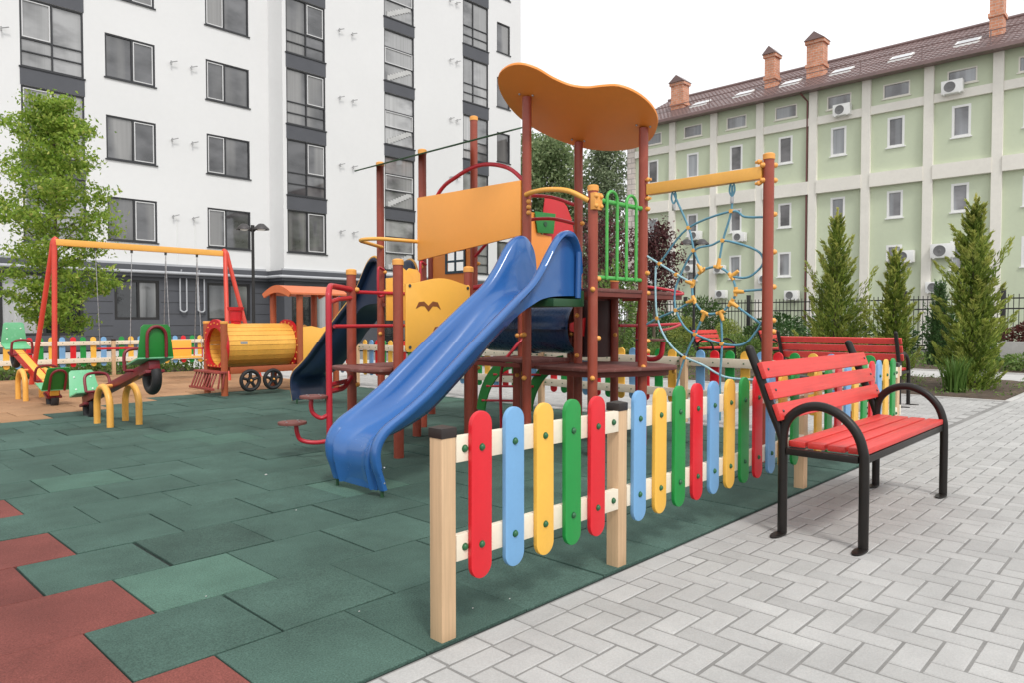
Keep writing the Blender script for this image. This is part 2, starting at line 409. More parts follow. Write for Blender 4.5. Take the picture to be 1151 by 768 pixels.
for j in range(28):
    y0 = Y0+TS*j; off = 0. if j % 2 == 0 else -.26
    k0 = -10
    for k in range(k0, 14):
        x0 = X0+off+TS*k; x1 = x0+TS
        if x0 > 7.06 or x1 < -3.6: continue
        x1c = min(x1, 7.06)
        if x1c-x0 < .06: continue
        lim = 1.06 if j % 2 == 0 else .81
        xc, yc = (x0+x1)/2, y0+TS/2
        kind = 'brown' if yc > brown_edge(xc) else ('red' if (x1 < lim and yc < 6.3) else 'green')
        if kind == 'green' and ((j, k) in ((2,0),(4,3),(7,1),(9,4)) or (j > 4 and rnd.random() < .02)): kind = 'pale'
        gap = rnd.choice((.0022,.0026,.0034,.0050,.0080)) * (1.0 if kind != 'brown' else .7)
        dx, dy = rnd.uniform(-.0012,.0012), rnd.uniform(-.0012,.0012)
        slab(tiles[kind], x0+gap+dx, x1c-gap+dx, max(y0, 1.905)+gap+dy, y0+TS-gap+dy, rnd.uniform(-.0025,.003), .0022, .012,
             (rnd.uniform(-.006,.006), rnd.uniform(-.006,.006)))
for k, nm in (('green','rubber_tiles_green'),('pale','rubber_tiles_pale'),('red','rubber_tiles_red'),('brown','rubber_tiles_brown')):
    struct(nm, tiles[k], k+'_tiles', smooth=False, recalc=False)

# paving: soldier course along the rubber, herringbone beyond, each block its own solid
pv = MB(); U = .1045
def block(x0, x1, y0, y1):
    gp_ = .0032
    slab(pv, x0+gp_, x1-gp_, y0+gp_, y1-gp_, -.002+rnd.uniform(-.0012,.0012), .0055, .02, (rnd.uniform(-.006,.006), rnd.uniform(-.006,.006)))
xx = 1.56-2*U*14
while xx < 12.1:
    block(xx, xx+2*U, 1.885-U, 1.885); xx += 2*U
def herring(x0, y1, nx, ny, keep):
    for j in range(ny):
        for i in range(nx):
            m = (i-j) % 4     # j counts away from y1
            if m == 0: a = (x0+i*U, x0+(i+2)*U, y1-(j+1)*U, y1-j*U)
            elif m == 3: a = (x0+i*U, x0+(i+1)*U, y1-(j+2)*U, y1-j*U)
            else: continue
            if keep((a[0]+a[1])/2, (a[2]+a[3])/2, a): block(*a)
def keep1(x, y, a): return a[3] <= 1.885-U+.002
herring(1.55-16*U, 1.885-U, 118, 44, keep1)
for i_ in range(120):
    if i_ % 4 == 2: block(1.55-16*U+i_*U, 1.55-16*U+(i_+1)*U, 1.885-2*U, 1.885-U)
def keep2(x, y, a): return a[0] >= 7.1 and a[2] >= 1.89 and a[1] < 12.05
herring(7.1, 12.6, 48, 104, keep2)
struct('block_paving', pv, 'pavers', smooth=False, recalc=False)
g = MB(); g.quad((-6,-9,-.0050),(12.04,-9,-.0050),(12.04,1.888,-.0050),(-6,1.888,-.0050)); g.quad((7.09,1.888,-.0050),(12.04,1.888,-.0050),(12.04,12.7,-.0050),(7.09,12.7,-.0050))
struct('paving_bed', g, 'grout', recalc=False)
g = MB()
for a in ((12.04,40,-9,1.86),(7.09,12.04,12.7,29),(15.9,18.2,1.95,29),(-30,7.09,18.6,29)): g.quad((a[0],a[2],-.005),(a[1],a[2],-.005),(a[1],a[3],-.005),(a[0],a[3],-.005))
struct('far_paving', g, 'plaza', recalc=False)
def soilbed(name, x0, x1, y0, y1, seed):
    rs = random.Random(seed); nx = int((x1-x0)/.12)+1; ny = int((y1-y0)/.12)+1; mb = MB(); rows = []
    for i in range(nx+1):
        row = []
        for j in range(ny+1):
            e = min(i, j, nx-i, ny-j)
            row.append((x0+(x1-x0)*i/nx, y0+(y1-y0)*j/ny, -.015+(.03 if e > 0 else 0)+rs.uniform(0,.035)*(1 if e > 0 else 0)))
        rows.append(row)
    mb.strip(rows); return struct(name, mb, 'soil', recalc=False)
soilbed('planting_soil', 12.1, 15.85, 1.95, 14.5, 3)
soilbed('planting_soil', 18.25, 25.5, 1.95, 24, 4)
soilbed('planting_soil', -3.9, 7.0, 16.55, 18.5, 5)
k = MB()
k.box(12.04,15.9,1.865,1.945,-.05,.012); k.box(12.04,12.095,1.945,14.6,-.05,.012); k.box(15.86,15.92,1.945,14.6,-.05,.014)
k.box(18.19,18.245,1.945,24,-.05,.03)
struct('bed_kerb', k, 'concrete', bevel=.004)

# small bits lying on the rubber
for i, (x, y, s) in enumerate([(1.93,2.06,.003),(2.1,2.02,.003),(1.60,2.36,.003),(1.25,2.95,.003),(2.55,4.95,.008),(2.2,3.9,.004)]):
    m = MB(); m.sphere((x,y,s*.6+.002), s, 6, 4, (1.4,.9,.6))
    o = obj('pebble', m, 'concrete'); tag(o, 'tiny pale pebble or crumb lying on the green rubber tiles', 'pebble', 'crumbs on the rubber tiles')

# ------------------------------------------------------------------ picket fences
PK = {}
def picket_mesh(color):
    if color in PK: return PK[color]
    wd, z0, z1 = .052, .195, .815
    poly = [(wd*math.cos(a), z1-wd+wd*math.sin(a)) for a in [math.pi*i/14 for i in range(15)]]
    poly += [(wd*math.cos(a), z0+wd+wd*math.sin(a)) for a in [math.pi+math.pi*i/14 for i in range(15)]]
    m = MB(); m.prism(poly, lambda a, b, t: (a, t, b), -.020, 0.)
    o = obj('picket', m, 'picket_'+color, bevel=.0035, segs=2); PK[color] = o.data; bpy.data.objects.remove(o); return PK[color]
m = MB(); m.sphere((0,-.022,0), .0125, 10, 6, (1,.75,1)); m.cyl((0,-.0205,0),(0,-.019,0),.0145,n=12); m.cyl((0,-.0225,0),(0,.0345,0),.008,n=8)
_o = obj('bolt', m, 'bolt'); BOLT = _o.data; bpy.data.objects.remove(_o)
m = MB(); m.box(-.034,.034,-.034,.034,-.02,.745); _o = obj('post', m, 'postwood', bevel=.006); POST = _o.data; bpy.data.objects.remove(_o)
m = MB(); m.box(-.0365,.0365,-.0365,.0365,.728,.764); m.add([(-.0365,-.0365,.7641),(.0365,-.0365,.7641),(.0365,.0365,.7641),(-.0365,.0365,.7641),(0,0,.774)], [(0,1,4),(1,2,4),(2,3,4),(3,0,4)])
_o = obj('post_cap', m, 'capblack', bevel=.003); PCAP = _o.data; bpy.data.objects.remove(_o)
def fence(label, x, y, rz, posts, pickets, L0, L1, side=-1, bolts=True, name='picket_fence', group=None):
    """runs along local +x; pickets on local -y (side -1) or +y"""
    f = thing(name, label, 'fence', (x,y,0), rz, group)
    for p in posts:
        o = link('post', POST, f); o.location = (p,0,0)
        c = link('post_cap', PCAP, o)
    ps = sorted(posts); spans = list(zip([L0]+ps, ps+[L1]))
    for a, b in spans:
        if b-a < .1: continue
        for z0, z1 in ((.635,.73),(.275,.37)):
            mb = MB(); aa = a+.0355 if a in ps else a; bb = b-.0355 if b in ps else b
            yy = side*.020
            mb.box(aa, bb, min(yy-.015,yy+.015), max(yy-.015,yy+.015), z0, z1)
            me_o = obj('rail', mb, 'rail', None, bevel=.003); me_o.parent = f
            if bolts:
                for px in ((aa+.04) if a in ps else None, (bb-.04) if b in ps else None):
                    if px is None: continue
                    bo = link('bolt', BOLT, me_o); bo.location = (px, yy-.015+.019 if side < 0 else yy+.015-.019, (z0+z1)/2)
                    if side > 0: bo.rotation_euler = (0,0,math.pi)
    for px, col in pickets:
        o = link('picket', picket_mesh(col), f); o.location = (px, side*.0365, 0)
        o.rotation_euler = (rnd.uniform(-.004,.004), rnd.uniform(-.008,.008), 0 if side < 0 else math.pi)
        if bolts:
            for z in (.682,.322):
                bo = link('bolt', BOLT, o); bo.location = (0, 0, z)
    return f
cyc = ['red','blue','yellow','green']
near = [(1.82,'red'),(2.0,'blue'),(2.18,'yellow'),(2.36,'green'),(2.53,'red')]
near += [(2.86+.182*i, cyc[(1+i) % 4]) for i in range(11)]
near += [(5.09+.188*i, cyc[(2+i) % 4]) for i in range(10)]
fence('low multicoloured picket fence in front of the slide, ending behind the nearest bench', 0, 1.95, 0, [1.68,2.75,4.91,7.0], [(a, c) for a, c in near], 1.68, 7.0)
# side fence seen from behind, running away along +y  (local x = world y, pickets face world +x)
posts_b = [.10+0, 2.22, 4.36, 6.5, 8.64, 10.78, 12.92, 14.3]
pk = []
for a, b in zip(posts_b, posts_b[1:]):
    n = int((b-a-.1)/.183); st = (b-a)/(n+1)
    for i in range(n): pk.append(a+st*(i+1))
pkc = [(p, cyc[(3+i) % 4]) for i, p in enumerate(pk)]
fence('multicoloured picket fence seen from its back, running behind the play tower', 7.17, 1.95, R(90), posts_b[1:], pkc, .0, 14.3, side=-1)
posts_c = [-3.4,-1.25,.9,2.97,5.05,7.05]
order = ['yellow','blue','red','green']
pc = []
x = 4.88
i = 1
while x > -3.2:
    if min(abs(x-p) for p in posts_c) > .07: pc.append((x, order[i % 4]))
    x -= .187; i -= 1
x = 5.22; i = 3
while x < 6.95:
    pc.append((x, order[i % 4])); x += .183; i += 1
fence('far picket fence with cream rails behind the swing and the seesaws', 0, 16.3, 0, posts_c, pc, -3.4, 7.05, side=1)

# ------------------------------------------------------------------ benches
def make_bench():
    b = thing('park_bench', '', 'bench')
    prof_arch = [(0,.0,.0),(0,.0,.40),(0,.008,.50),(0,.04,.585),(0,.105,.655),(0,.19,.695),(0,.27,.695),(0,.345,.66),(0,.395,.60),(0,.412,.52),(0,.412,.40),(0,.412,0)]
    prof_back = [(0,.412,.50),(0,.435,.57),(0,.475,.66),(0,.525,.79),(0,.565,.89),(0,.605,.985)]
    for x in (.03, 1.585):
        m = MB(); pts = catmull([(x,p[1],p[2]) for p in prof_arch], 5)
        m.tube(pts, .0245, 16); fr = obj('side_frame', m, 'benchmetal', b)
        m = MB(); m.tube(catmull([(x,p[1],p[2]) for p in prof_back], 5), .0245, 16); m.sphere((x,.605,.985), .0249, 12, 8); obj('back_post', m, 'benchmetal', fr)
        for y in (0,.412):
            m = MB(); poly = [(.085*math.cos(a)*1.0, .030*math.sin(a)) for a in [2*math.pi*i/20 for i in range(20)]]
            m.prism(poly, lambda a, c2, t: (x-.048+a, y+c2, t), .0, .008); obj('foot_plate', m, 'benchmetal', fr, bevel=.002)
        m = MB(); m.box(x-.02,x+.02,.0245,.388,.43,.465); obj('seat_bearer', m, 'benchmetal', fr, bevel=.004)
    for y in (.012,.40):
        m = MB(); m.box(.055,1.56,y-.012,y+.012,.425,.463); obj('cross_rail', m, 'benchmetal', b, bevel=.003)
    for i in range(4):
        y0 = .0+.1025*i; m = MB(); m.box(.0+.056,1.559,y0-.012+.012,y0+.088+.0,.468,.5); obj('seat_slat', m, 'slat', b, bevel=.006)
    for i, (yy, zz) in enumerate(((.452,.655),(.495,.765),(.538,.875))):
        T = Matrix.Translation((0,yy-.026,zz)) @ Matrix.Rotation(R(-21), 4, 'X')
        m = MB(); m.box(-.02,1.635,-.014,.014,-.046,.046, T); obj('back_slat', m, 'slat', b, bevel=.006)
        for x in (.03,1.585):
            m = MB(); m.sphere(T @ Vector((x,-.0145,0)), .008, 8, 6); obj('bolt', m, 'boltgrey', b)
    return b
bench = make_bench(); bench.location = (3.75,1.185,0)
tag(bench, 'nearest red slatted bench with black arched arms, standing on the grey paving', 'bench', 'red park benches')
for loc, rz, lab in (((10.74,2.79,0), 90, 'red bench seen from behind, beyond the corner of the picket fence'),
                     ((15.36,8.18,0), 0, 'small far red bench facing us through the rope net'),
                     ((15.95,6.78,0), 5, 'far red bench mostly hidden behind the red post of the rope net')):
    c = copy_tree(bench); c.location = loc; c.rotation_euler = (0,0,R(rz)); c['label'] = lab
    if loc[0] > 12: c.scale = (.70,1,1)

# ------------------------------------------------------------------ the play tower
tower = thing('play_tower', 'big play structure with brown posts, orange roof, blue slide and blue rope net', 'play structure', (4.82,4.42,0))
PR = .0425
def ballbolt(mb, x, y, z, dx, dy, r=.021):
    mb.cyl((x+dx*PR*.8,y+dy*PR*.8,z),(x+dx*(PR+.006),y+dy*(PR+.006),z), r*1.05, n=12); mb.sphere((x+dx*(PR+.010),y+dy*(PR+.010),z), r, 10, 8)
def post(x, y, h, cap=True, bolts=(), r=PR, par=tower):
    m = MB(); m.cyl((x,y,-.01),(x,y,h), r, n=20); o = obj('post', m, 'post', par, ang=60)
    if cap:
        m = MB(); m.cyl((x,y,h-.005),(x,y,h+.035), r+.005, n=20); m.sphere((x,y,h+.035), r+.004, 16, 8, (1,1,.3)); obj('post_cap', m, 'postcap', o, ang=50)
    for z, dx, dy in bolts:
        m = MB(); ballbolt(m, x, y, z, dx, dy); obj('bolt_cap', m, 'postcap', o, ang=60)
    return o
sq = .7071
A1, B1, C1, D1 = (4.82,4.42), (4.82,3.67), (5.57,4.42), (5.57,3.67)
post(*A1, 3.165, False, [(1.02,-1,-.2),(.62,-1,-.2)])
post(*B1, 2.235, True, [(1.41,-.8,-.6),(1.5,.8,-.6),(2.1,.8,-.6),(.66,-.8,-.6),(1.0,.8,-.6)])
post(*C1, 2.895, False, [(1.2,-.9,-.4),(.8,-.9,-.4),(2.1,0,-1)])
post(*D1, 2.895, False, [(2.16,0,-1),(1.58,0,-1),(.86,.7,-.7),(.96,.7,-.7),(.72,-.7,-.7),(1.4,.7,-.7)])
E1 = (5.585,2.50)
post(*E1, 2.44, True, [(2.39,.7,-.7),(2.27,.7,-.7),(2.0,.7,-.7),(1.7,.7,-.7),(1.42,.7,-.7),(1.15,.7,-.7),(1.06,.7,-.7),(2.39,-.7,.7),(2.27,-.7,.7)])
# bird-panel deck
F1, G1, H1, I1 = (3.655,4.80), (4.45,4.80), (3.70,5.55), (4.45,5.55)
post(*F1, 1.615, True, [(.68,.75,-.65)]); post(*G1, 1.595, True, [(.95,.8,-.6),(1.45,-.8,-.6)]); post(*H1, 1.57, True, [(.56,.75,-.65),(1.43,.75,-.65)]); post(*I1, 1.45, True, [(.6,.7,-.7)])
# back deck with the dark slide
J1, K1, Lp, Mp = (4.88,5.98), (4.88,6.73), (5.63,5.98), (5.63,6.73)
post(*J1, 2.92, True, [(1.72,-.8,-.5),(1.92,-.8,-.5)]); post(*K1, 2.90, True, [(1.7,.7,-.7),(1.48,.7,-.7),(1.0,-.7,-.7)]); post(*Lp, 3.42, True, [(1.92,.7,-.7),(1.80,.7,-.7),(.6,.7,-.7)]); post(*Mp, 2.0)
# hind posts under and behind
for x, y, h in ((5.40,5.02,1.36),(6.05,5.55,1.6),(6.18,4.42,1.56),(6.05,4.9,1.36),(5.2,4.9,.78)):
    post(x, y, h, h > 1.4, [(1.0,-.7,-.7),(.6,-.7,-.7)])
def plate(name, poly, z, th, mat, par=tower, bev=.008):
    m = MB(); m.prism(poly, lambda a, b, t: (a, b, t), z-th, z); return obj(name, m, mat, par, bevel=bev)
def sqdeck(x0, x1, y0, y1, z, th=.07):
    e = PR*.9
    d_ = plate('deck', [(x0+e,y0-e*.6),(x1-e,y0-e*.6),(x1-e,y1+e*.6),(x0+e,y1+e*.6)], z, .03, 'deck', bev=.004)
    m = MB(); m.box(x0+e,x1-e,y0-e*.4,y0+.0,z-th,z-.032); m.box(x0+e,x1-e,y1,y1+e*.4,z-th,z-.032)
    m.box(x0-e*.4,x0,y0+e,y1-e,z-th,z-.032); m.box(x1,x1+e*.4,y0+e,y1-e,z-th,z-.032)
    obj('deck_frame', m, 'deckside', d_)
    return d_
sqdeck(4.82,5.57,3.67,4.42,1.425); sqdeck(3.70,4.45,4.80,5.55,.745); sqdeck(4.88,5.63,5.98,6.73,1.38); sqdeck(5.57,6.32,3.70,4.46,1.425)
sqdeck(4.86,5.55,4.50,5.20,.775)
# half-round landing of the near tower
cx_, cy_ = 5.58, 4.0
poly = [(4.93,3.66),(4.93,4.62)]+[(5.62+.52*math.cos(a), 4.0+.62*math.sin(a)) for a in [R(85)-R(170)*i/18 for i in range(19)]]
poly = [(5.0,4.55),(5.62,4.60)]+[(5.72+.46*math.cos(a), 4.02+.56*math.sin(a)) for a in [R(80)-R(165)*i/16 for i in range(17)]]+[(5.0,3.76)]
plate('landing', poly, .72, .032, 'deck'); 
m = MB(); m.prism([(5.06,4.48),(5.6,4.52)]+[(5.70+.40*math.cos(a), 4.02+.49*math.sin(a)) for a in [R(80)-R(165)*i/16 for i in range(17)]]+[(5.06,3.83)], lambda a, b, t: (a,b,t), .635, .687); obj('landing_frame', m, 'deckside', tower)
m = MB()
for a in (-60,-30,5): m.sphere((5.72+.43*math.cos(R(a)),4.02+.53*math.sin(R(a)),.66), .02, 8, 6)
obj('landing_bolts' if False else 'bolt_cap', m, 'postcap', tower)
# step landings left of the bird panel: lobed board in front of its deck
poly = [(3.66,4.86),(3.66,5.5)]+[(3.56+.20*math.cos(a), 5.18+.36*math.sin(a)) for a in [R(90)+R(180)*i/14 for i in range(15)]]
plate('step_board', poly, .748, .03, 'deck')

# orange cloud roof
rp = [(4.51,4.48),(4.44,4.3),(4.46,4.16),(4.56,4.07),(4.71,4.02),(4.84,3.94),(4.92,3.82),(4.95,3.68),(5.0,3.54),(5.14,3.45),(5.33,3.43),(5.52,3.49),(5.69,3.63),(5.80,3.79),(5.84,3.97),(5.81,4.2),(5.71,4.41),(5.57,4.55),(5.39,4.66),(5.2,4.72),(4.96,4.72),(4.7,4.63)]
rs_ = [(p.x, p.y) for p in catmull([(a,b,0) for a, b in rp], 4, True)]
m = MB(); m.prism(rs_, lambda a, b, t: (a+.33*t, b, 3.172-.36*(a-4.82)+t), 0, .022); obj('roof', m, 'roof_or', tower, bevel=.004)
m = MB()
for (x, y), z in ((A1,3.16),(C1,2.89),(D1,2.89)):
    for a in range(3):
        an = a*2.1+.5; m.sphere((x+.07*math.cos(an), y+.07*math.sin(an), 3.166-.36*(x+.07*math.cos(an)-4.82)), .011, 8, 5)
obj('roof_bolt', m, 'steel', tower)
# second roof: green board seen on edge
m = MB(); m.prism([(4.72,4.80),(5.30,4.85),(5.46,5.1),(5.46,6.5),(5.28,6.95),(4.72,7.0)], lambda a, b, t: (a-.36*t, b, 2.912+.3635*(a-4.88)-.0055*(b-6.3)+t), .0, .014); obj('roof', m, 'dkgreen', tower, bevel=.003)

# ---- slides: one swept section, used by the blue one and the dark one
def slide(name, mat, place, rimmat=None):
    # s, z of the bed, wall height, blend to vertical
    st = [(.035,.05,.015),(.012,.14,.02),(.0,.21,.035),(.012,.29,.055),(.05,.345,.075),(.12,.382,.10),(.25,.418,.132),(.40,.472,.162),(.55,.545,.182),(.75,.69,.188),(1.0,.888,.182),(1.2,1.062,.163),(1.36,1.20,.152),(1.5,1.29,.178),(1.61,1.342,.265),(1.70,1.364,.37),(1.78,1.375,.455),(1.86,1.38,.505),(1.94,1.383,.51),(2.01,1.385,.46),(2.055,1.386,.36),(2.072,1.387,.2)]
    P2 = [Vector((a, b, h)) for a, b, h in st]; P2 = catmull(P2, 4)
    rows = []; rim = [[], []]
    for i, p in enumerate(P2):
        q0, q1 = P2[max(0,i-1)], P2[min(len(P2)-1,i+1)]
        tx, tz = q1.x-q0.x, q1.y-q0.y; l = math.hypot(tx, tz) or 1
        nx, nz = -tz/l, tx/l
        v = min(1, max(0, (p.x-.9)/.7)); nx *= (1-v); l2 = math.hypot(nx, nz); nx /= l2; nz /= l2
        h = p.z; bt = -.028; kk = min(1, max(0, (p.x-1.15)/.4))
        sec = [(-.15-.085*kk,bt),(-.212-.018*kk,bt+(h-.06-bt)*.45),(-.236,max(h-.06,bt+.008)),(-.292,max(h-.052,bt+.010)),(-.305,h-.03),(-.298,h-.008),(-.275,h),(-.235,h-.004),(-.214,h-.03),(-.203,h*.5+.012),(-.178,.034),(-.135,.006),(-.07,0),(0,0)]
        sec = sec+[(-a, b) for a, b in reversed(sec[:-1])]
        rows.append([place(p.x+nx*b, a, p.y+nz*b) for a, b in sec])
    m = MB(); m.strip(rows, closed_u=True); n = len(rows[0])
    m.f.append(tuple(range(n))); m.f.append(tuple(reversed(range((len(rows)-1)*n, len(rows)*n))))
    o = obj(name, m, mat, tower, ang=50)
    for sgn in (-1,1):
        mm = MB(); mm.tube([place(2.062,sgn*.262,1.34),place(2.062,sgn*.268,1.62),place(2.058,sgn*.272,1.73)], .028, 10); obj('end_flange', mm, mat, o)
    if rimmat:
        for sgn in (-1,1):
            pts = []
            for i, p in enumerate(P2):
                q0, q1 = P2[max(0,i-1)], P2[min(len(P2)-1,i+1)]
                tx, tz = q1.x-q0.x, q1.y-q0.y; l = math.hypot(tx, tz) or 1
                nx, nz = -tz/l, tx/l; v = min(1, max(0,(p.x-.9)/.7)); nx *= 1-v; l2 = math.hypot(nx,nz); nx /= l2; nz /= l2
                pts.append(place(p.x+nx*(p.z+.002), sgn*.277, p.y+nz*(p.z+.002)))
            mm = MB(); mm.tube(pts, .016, 8); obj('rim', mm, rimmat, o)
    return o
pb = lambda s, y, z: (2.71+s, 4.05-y, z)
sl_ = slide('slide', 'blue', pb)
m = MB(); m.box(2.735,2.75,3.83,4.27,.04,.30); obj('slide_toe_panel', m, 'blue', sl_, bevel=.004)
for yy in (3.79,4.31):
    m = MB(); m.cyl((2.75,yy,-.005),(2.75,yy,.07),.012,n=8); obj('foot_peg', m, 'dkgreen', sl_)
m = MB()
for yy in (3.752,4.348):
    for s, z in ((.03,.10),(.03,.2)): m.sphere((2.71+s,yy,z), .008, 8, 6)
obj('slide_bolt', m, 'steel', sl_)
m = MB(); m.box(4.42,4.80,3.76,4.34,1.265,1.33); obj('slide_mount', m, 'dkgreen', tower, bevel=.004)
m = MB(); m.box(4.775,4.80,3.745,4.355,1.27,1.40); obj('slide_mount', m, 'dkgreen', tower, bevel=.004)
pn = lambda s, y, z: (5.255+y*.95, 8.92-s, z)
sn_ = slide('slide', 'navy', pn, 'yelpipe'); sn_['label'] = 'dark navy slide with yellow rim'
for xx_ in (5.03,5.48):
    m = MB(); m.cyl((xx_,8.87,-.005),(xx_,8.87,.07),.012,n=8); obj('foot_peg', m, 'dkgreen', sn_)

# ---- crawl tube
m = MB(); rows = []
for y in (4.62,4.66,4.7,5.28,5.30,5.36,5.38,5.9,5.98):
    r_ = .285 if y not in (4.62,5.30,5.36) else (.30 if y != 4.62 else .30)
    rows.append([(5.95+r_*math.cos(2*math.pi*i/32), y+.02*0, 1.075+r_*math.sin(2*math.pi*i/32)) for i in range(32)])
m.strip(rows, True); tb = obj('crawl_tube', m, 'navytube', tower, ang=35)
m = MB(); m.box(5.60,5.655,4.66,5.95,1.06,1.085); obj('tube_flange', m, 'navytube', tb)
m = MB(); m.add([(5.66,4.60,1.12),(5.70,4.44,1.18),(5.70,4.46,.99),(5.66,4.60,1.05)],[(0,1,2,3)]); m.add([(5.68,4.60,1.12),(5.72,4.44,1.18),(5.72,4.46,.99),(5.68,4.60,1.05)],[(3,2,1,0)]); obj('tube_gusset', m, 'redpanel', tb, recalc=False)

# ---- panels
m = MB(); m.prism([(4.47,2.425),(5.955,2.44),(5.955,1.78),(4.47,1.925)], lambda a, b, t: (4.80+t, a, b), -.012, .012)
obj('bridge_panel', m, 'orange', tower, bevel=.005)
bp = [(3.69,.90),(3.705,.88),(4.40,.88),(4.415,.90)]+[(4.415-.725*i/12, 1.485+.032*math.sin(i/12*math.pi*1.75-.9)) for i in range(13)]
m = MB(); m.prism(bp, lambda a, b, t: (a, 4.75+t, b), -.009, .009); bpo = obj('bird_panel', m, 'yelpanel', tower, bevel=.006)
def bird(xc, zc, s):
    pts = [(-.10,-.012),(-.075,.03),(-.035,.034),(0,.008),(.035,.036),(.075,.03),(.10,-.016),(.07,.004),(.035,.006),(.0,-.028),(-.03,.004),(-.06,.006)]
    m = MB(); m.prism([(xc+a*s, zc+b*s) for a, b in pts], lambda a, b, t: (a, 4.741+t, b), -.0025, .002); obj('bird_cutout', m, 'cut', bpo)
bird(3.93,1.265,1.38); bird(4.10,1.055,1.3)
for a, b in ((3.73,1.44),(4.385,1.44),(3.73,.92)): m = MB(); m.cyl((a,4.735,b),(a,4.745,b),.014,n=10); obj('bolt', m, 'boltgrey', bpo)
# yellow back panel of the climbing side, thin between two posts
m = MB(); m.prism([(4.10,1.15),(4.42,1.15),(4.42,1.58),(4.30,1.66),(4.18,1.56),(4.10,1.55)], lambda a, b, t: (a, 5.57+t, b), -.009, .009); obj('side_panel', m, 'yelpanel', tower, bevel=.004)
m = MB(); m.prism([(4.36,1.25),(4.60,1.25),(4.60,1.62),(4.56,1.66),(4.46,1.67),(4.36,1.58)], lambda a, b, t: (a, 5.68+t, b), -.009, .009); obj('side_panel', m, 'yelpanel', tower, bevel=.004)
# panel with a small window at the back deck
PX = lambda a, b, t: (5.63+t, a, b)
def pbox(m, y0, y1, z0, z1, t0, t1): m.box(5.63+t0, 5.63+t1, y0, y1, z0, z1)
m = MB()
for a in ((6.44,6.69,1.42,2.2),(6.02,6.12,1.42,2.2),(6.12,6.44,1.42,1.72),(6.12,6.44,1.97,2.2)): pbox(m, *a, -.01, .01)
wp = obj('window_panel', m, 'roof_or', tower)
m = MB()
for a in ((6.425,6.455,1.70,1.985),(6.105,6.135,1.70,1.985),(6.135,6.425,1.70,1.73),(6.135,6.425,1.955,1.985),(6.268,6.292,1.73,1.955)): pbox(m, *a, -.024, -.0105)
pbox(m, 6.135,6.268,1.83,1.855,-.023,-.0105); pbox(m, 6.292,6.425,1.83,1.855,-.023,-.0105)
obj('window_frame', m, paint('blue_frame', (.03,.07,.10), .5), wp)
# far panels glimpsed between the roof posts
m = MB(); m.prism([(6.42,1.42),(6.99,1.42),(6.985,2.0),(6.975,2.27),(6.93,2.41),(6.84,2.55),(6.76,2.60),(6.69,2.62),(6.55,2.625),(6.44,2.61),(6.41,2.45)], lambda a, b, t: (a, 5.62+t, b), -.012, .0); obj('arch_panel', m, 'redpanel', tower, bevel=.003)
m = MB(); m.prism([(6.24,2.17),(6.52,2.18),(6.56,2.42),(6.19,2.41)], lambda a, b, t: (a, 5.56+t, b), -.012, .0); gp2 = obj('green_panel', m, 'greenpanel', tower, bevel=.003)
m = MB(); m.cyl((6.37,5.547,2.28),(6.37,5.541,2.28),.03,n=12); obj('panel_hole', m, 'dkgreen', gp2)
m = MB(); m.prism([(6.10,1.42),(6.52,1.42),(6.52,2.15),(6.33,2.16),(6.27,2.40),(6.12,2.40)], lambda a, b, t: (a, 5.59+t, b), -.012, .0); obj('orange_panel', m, 'roof_or', tower, bevel=.003)
# rounded panel behind the near tower, its shade put into the dark colour
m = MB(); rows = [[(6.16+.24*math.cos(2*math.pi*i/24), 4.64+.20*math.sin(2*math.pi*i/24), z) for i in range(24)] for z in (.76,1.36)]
m.strip(rows, True); obj('shaded_panel', m, paint('panel_shade_brown', (.045,.012,.01), .5), tower)

# ---- pipes and rails
def pipe(name, pts, r, mat, sub=8, par=tower, n=12):
    m = MB(); m.tube(catmull(pts, sub), r, n); return obj(name, m, mat, par, ang=60)
pipe('arch_rail', [(4.83,5.98,1.92),(4.85,5.7,2.44),(4.86,5.4,2.60),(4.86,5.05,2.66),(4.86,4.7,2.58),(4.84,4.44,2.40)], .02, 'redpipe')
pipe('arch_rail', [(5.60,5.98,2.30),(5.60,5.6,2.42),(5.59,5.2,2.46),(5.58,4.8,2.41),(5.57,4.44,2.28)], .018, 'redpipe')
pipe('arch_rail', [(5.62,5.98,1.86),(5.61,5.6,2.10),(5.60,5.2,2.20),(5.59,4.8,2.19),(5.57,4.44,2.10)], .018, 'redpipe')
pipe('lower_rail', [(5.0,5.9,1.42),(5.2,5.5,1.50),(5.2,5.1,1.52),(5.05,4.75,1.45)], .024, 'redpipe')
m = MB(); m.box(5.0,5.55,5.05,5.95,1.37,1.40); obj('bridge_floor', m, 'deck', tower)
yb = pipe('entry_rail', [(4.79,4.40,2.285),(4.73,4.25,2.285),(4.70,4.05,2.275),(4.72,3.85,2.24),(4.79,3.69,2.15)], .022, 'yelpipe')
yb2 = pipe('entry_rail', [(4.88,6.70,1.98),(4.60,6.55,1.99),(4.40,6.42,2.0),(4.44,6.18,2.0),(4.66,6.0,1.985),(4.86,5.95,1.98)], .020, 'yelpipe')
m = MB(); m.box(4.77,4.87,3.61,3.66,2.07,2.21)
for dz in (2.10,2.18):
    for dx in (4.785,4.855): m.sphere((dx,3.61,dz), .02, 8, 6)
obj('clamp', m, 'postcap', yb, bevel=.004)
m = MB()
for z in (2.12,2.17,2.22): m.sphere((4.79,4.37,z), .022, 8, 6)
obj('clamp', m, 'postcap', tower)
for x, y, z in ((4.86,6.66,1.60),(4.86,5.92,1.62)):
    pipe('grab_handle', [(x,y-.02,z+.12),(x-.09,y-.05,z+.14),(x-.11,y-.06,z+.06),(x-.11,y-.06,z-.1),(x-.09,y-.05,z-.18),(x,y-.02,z-.16)], .014, 'redpipe')
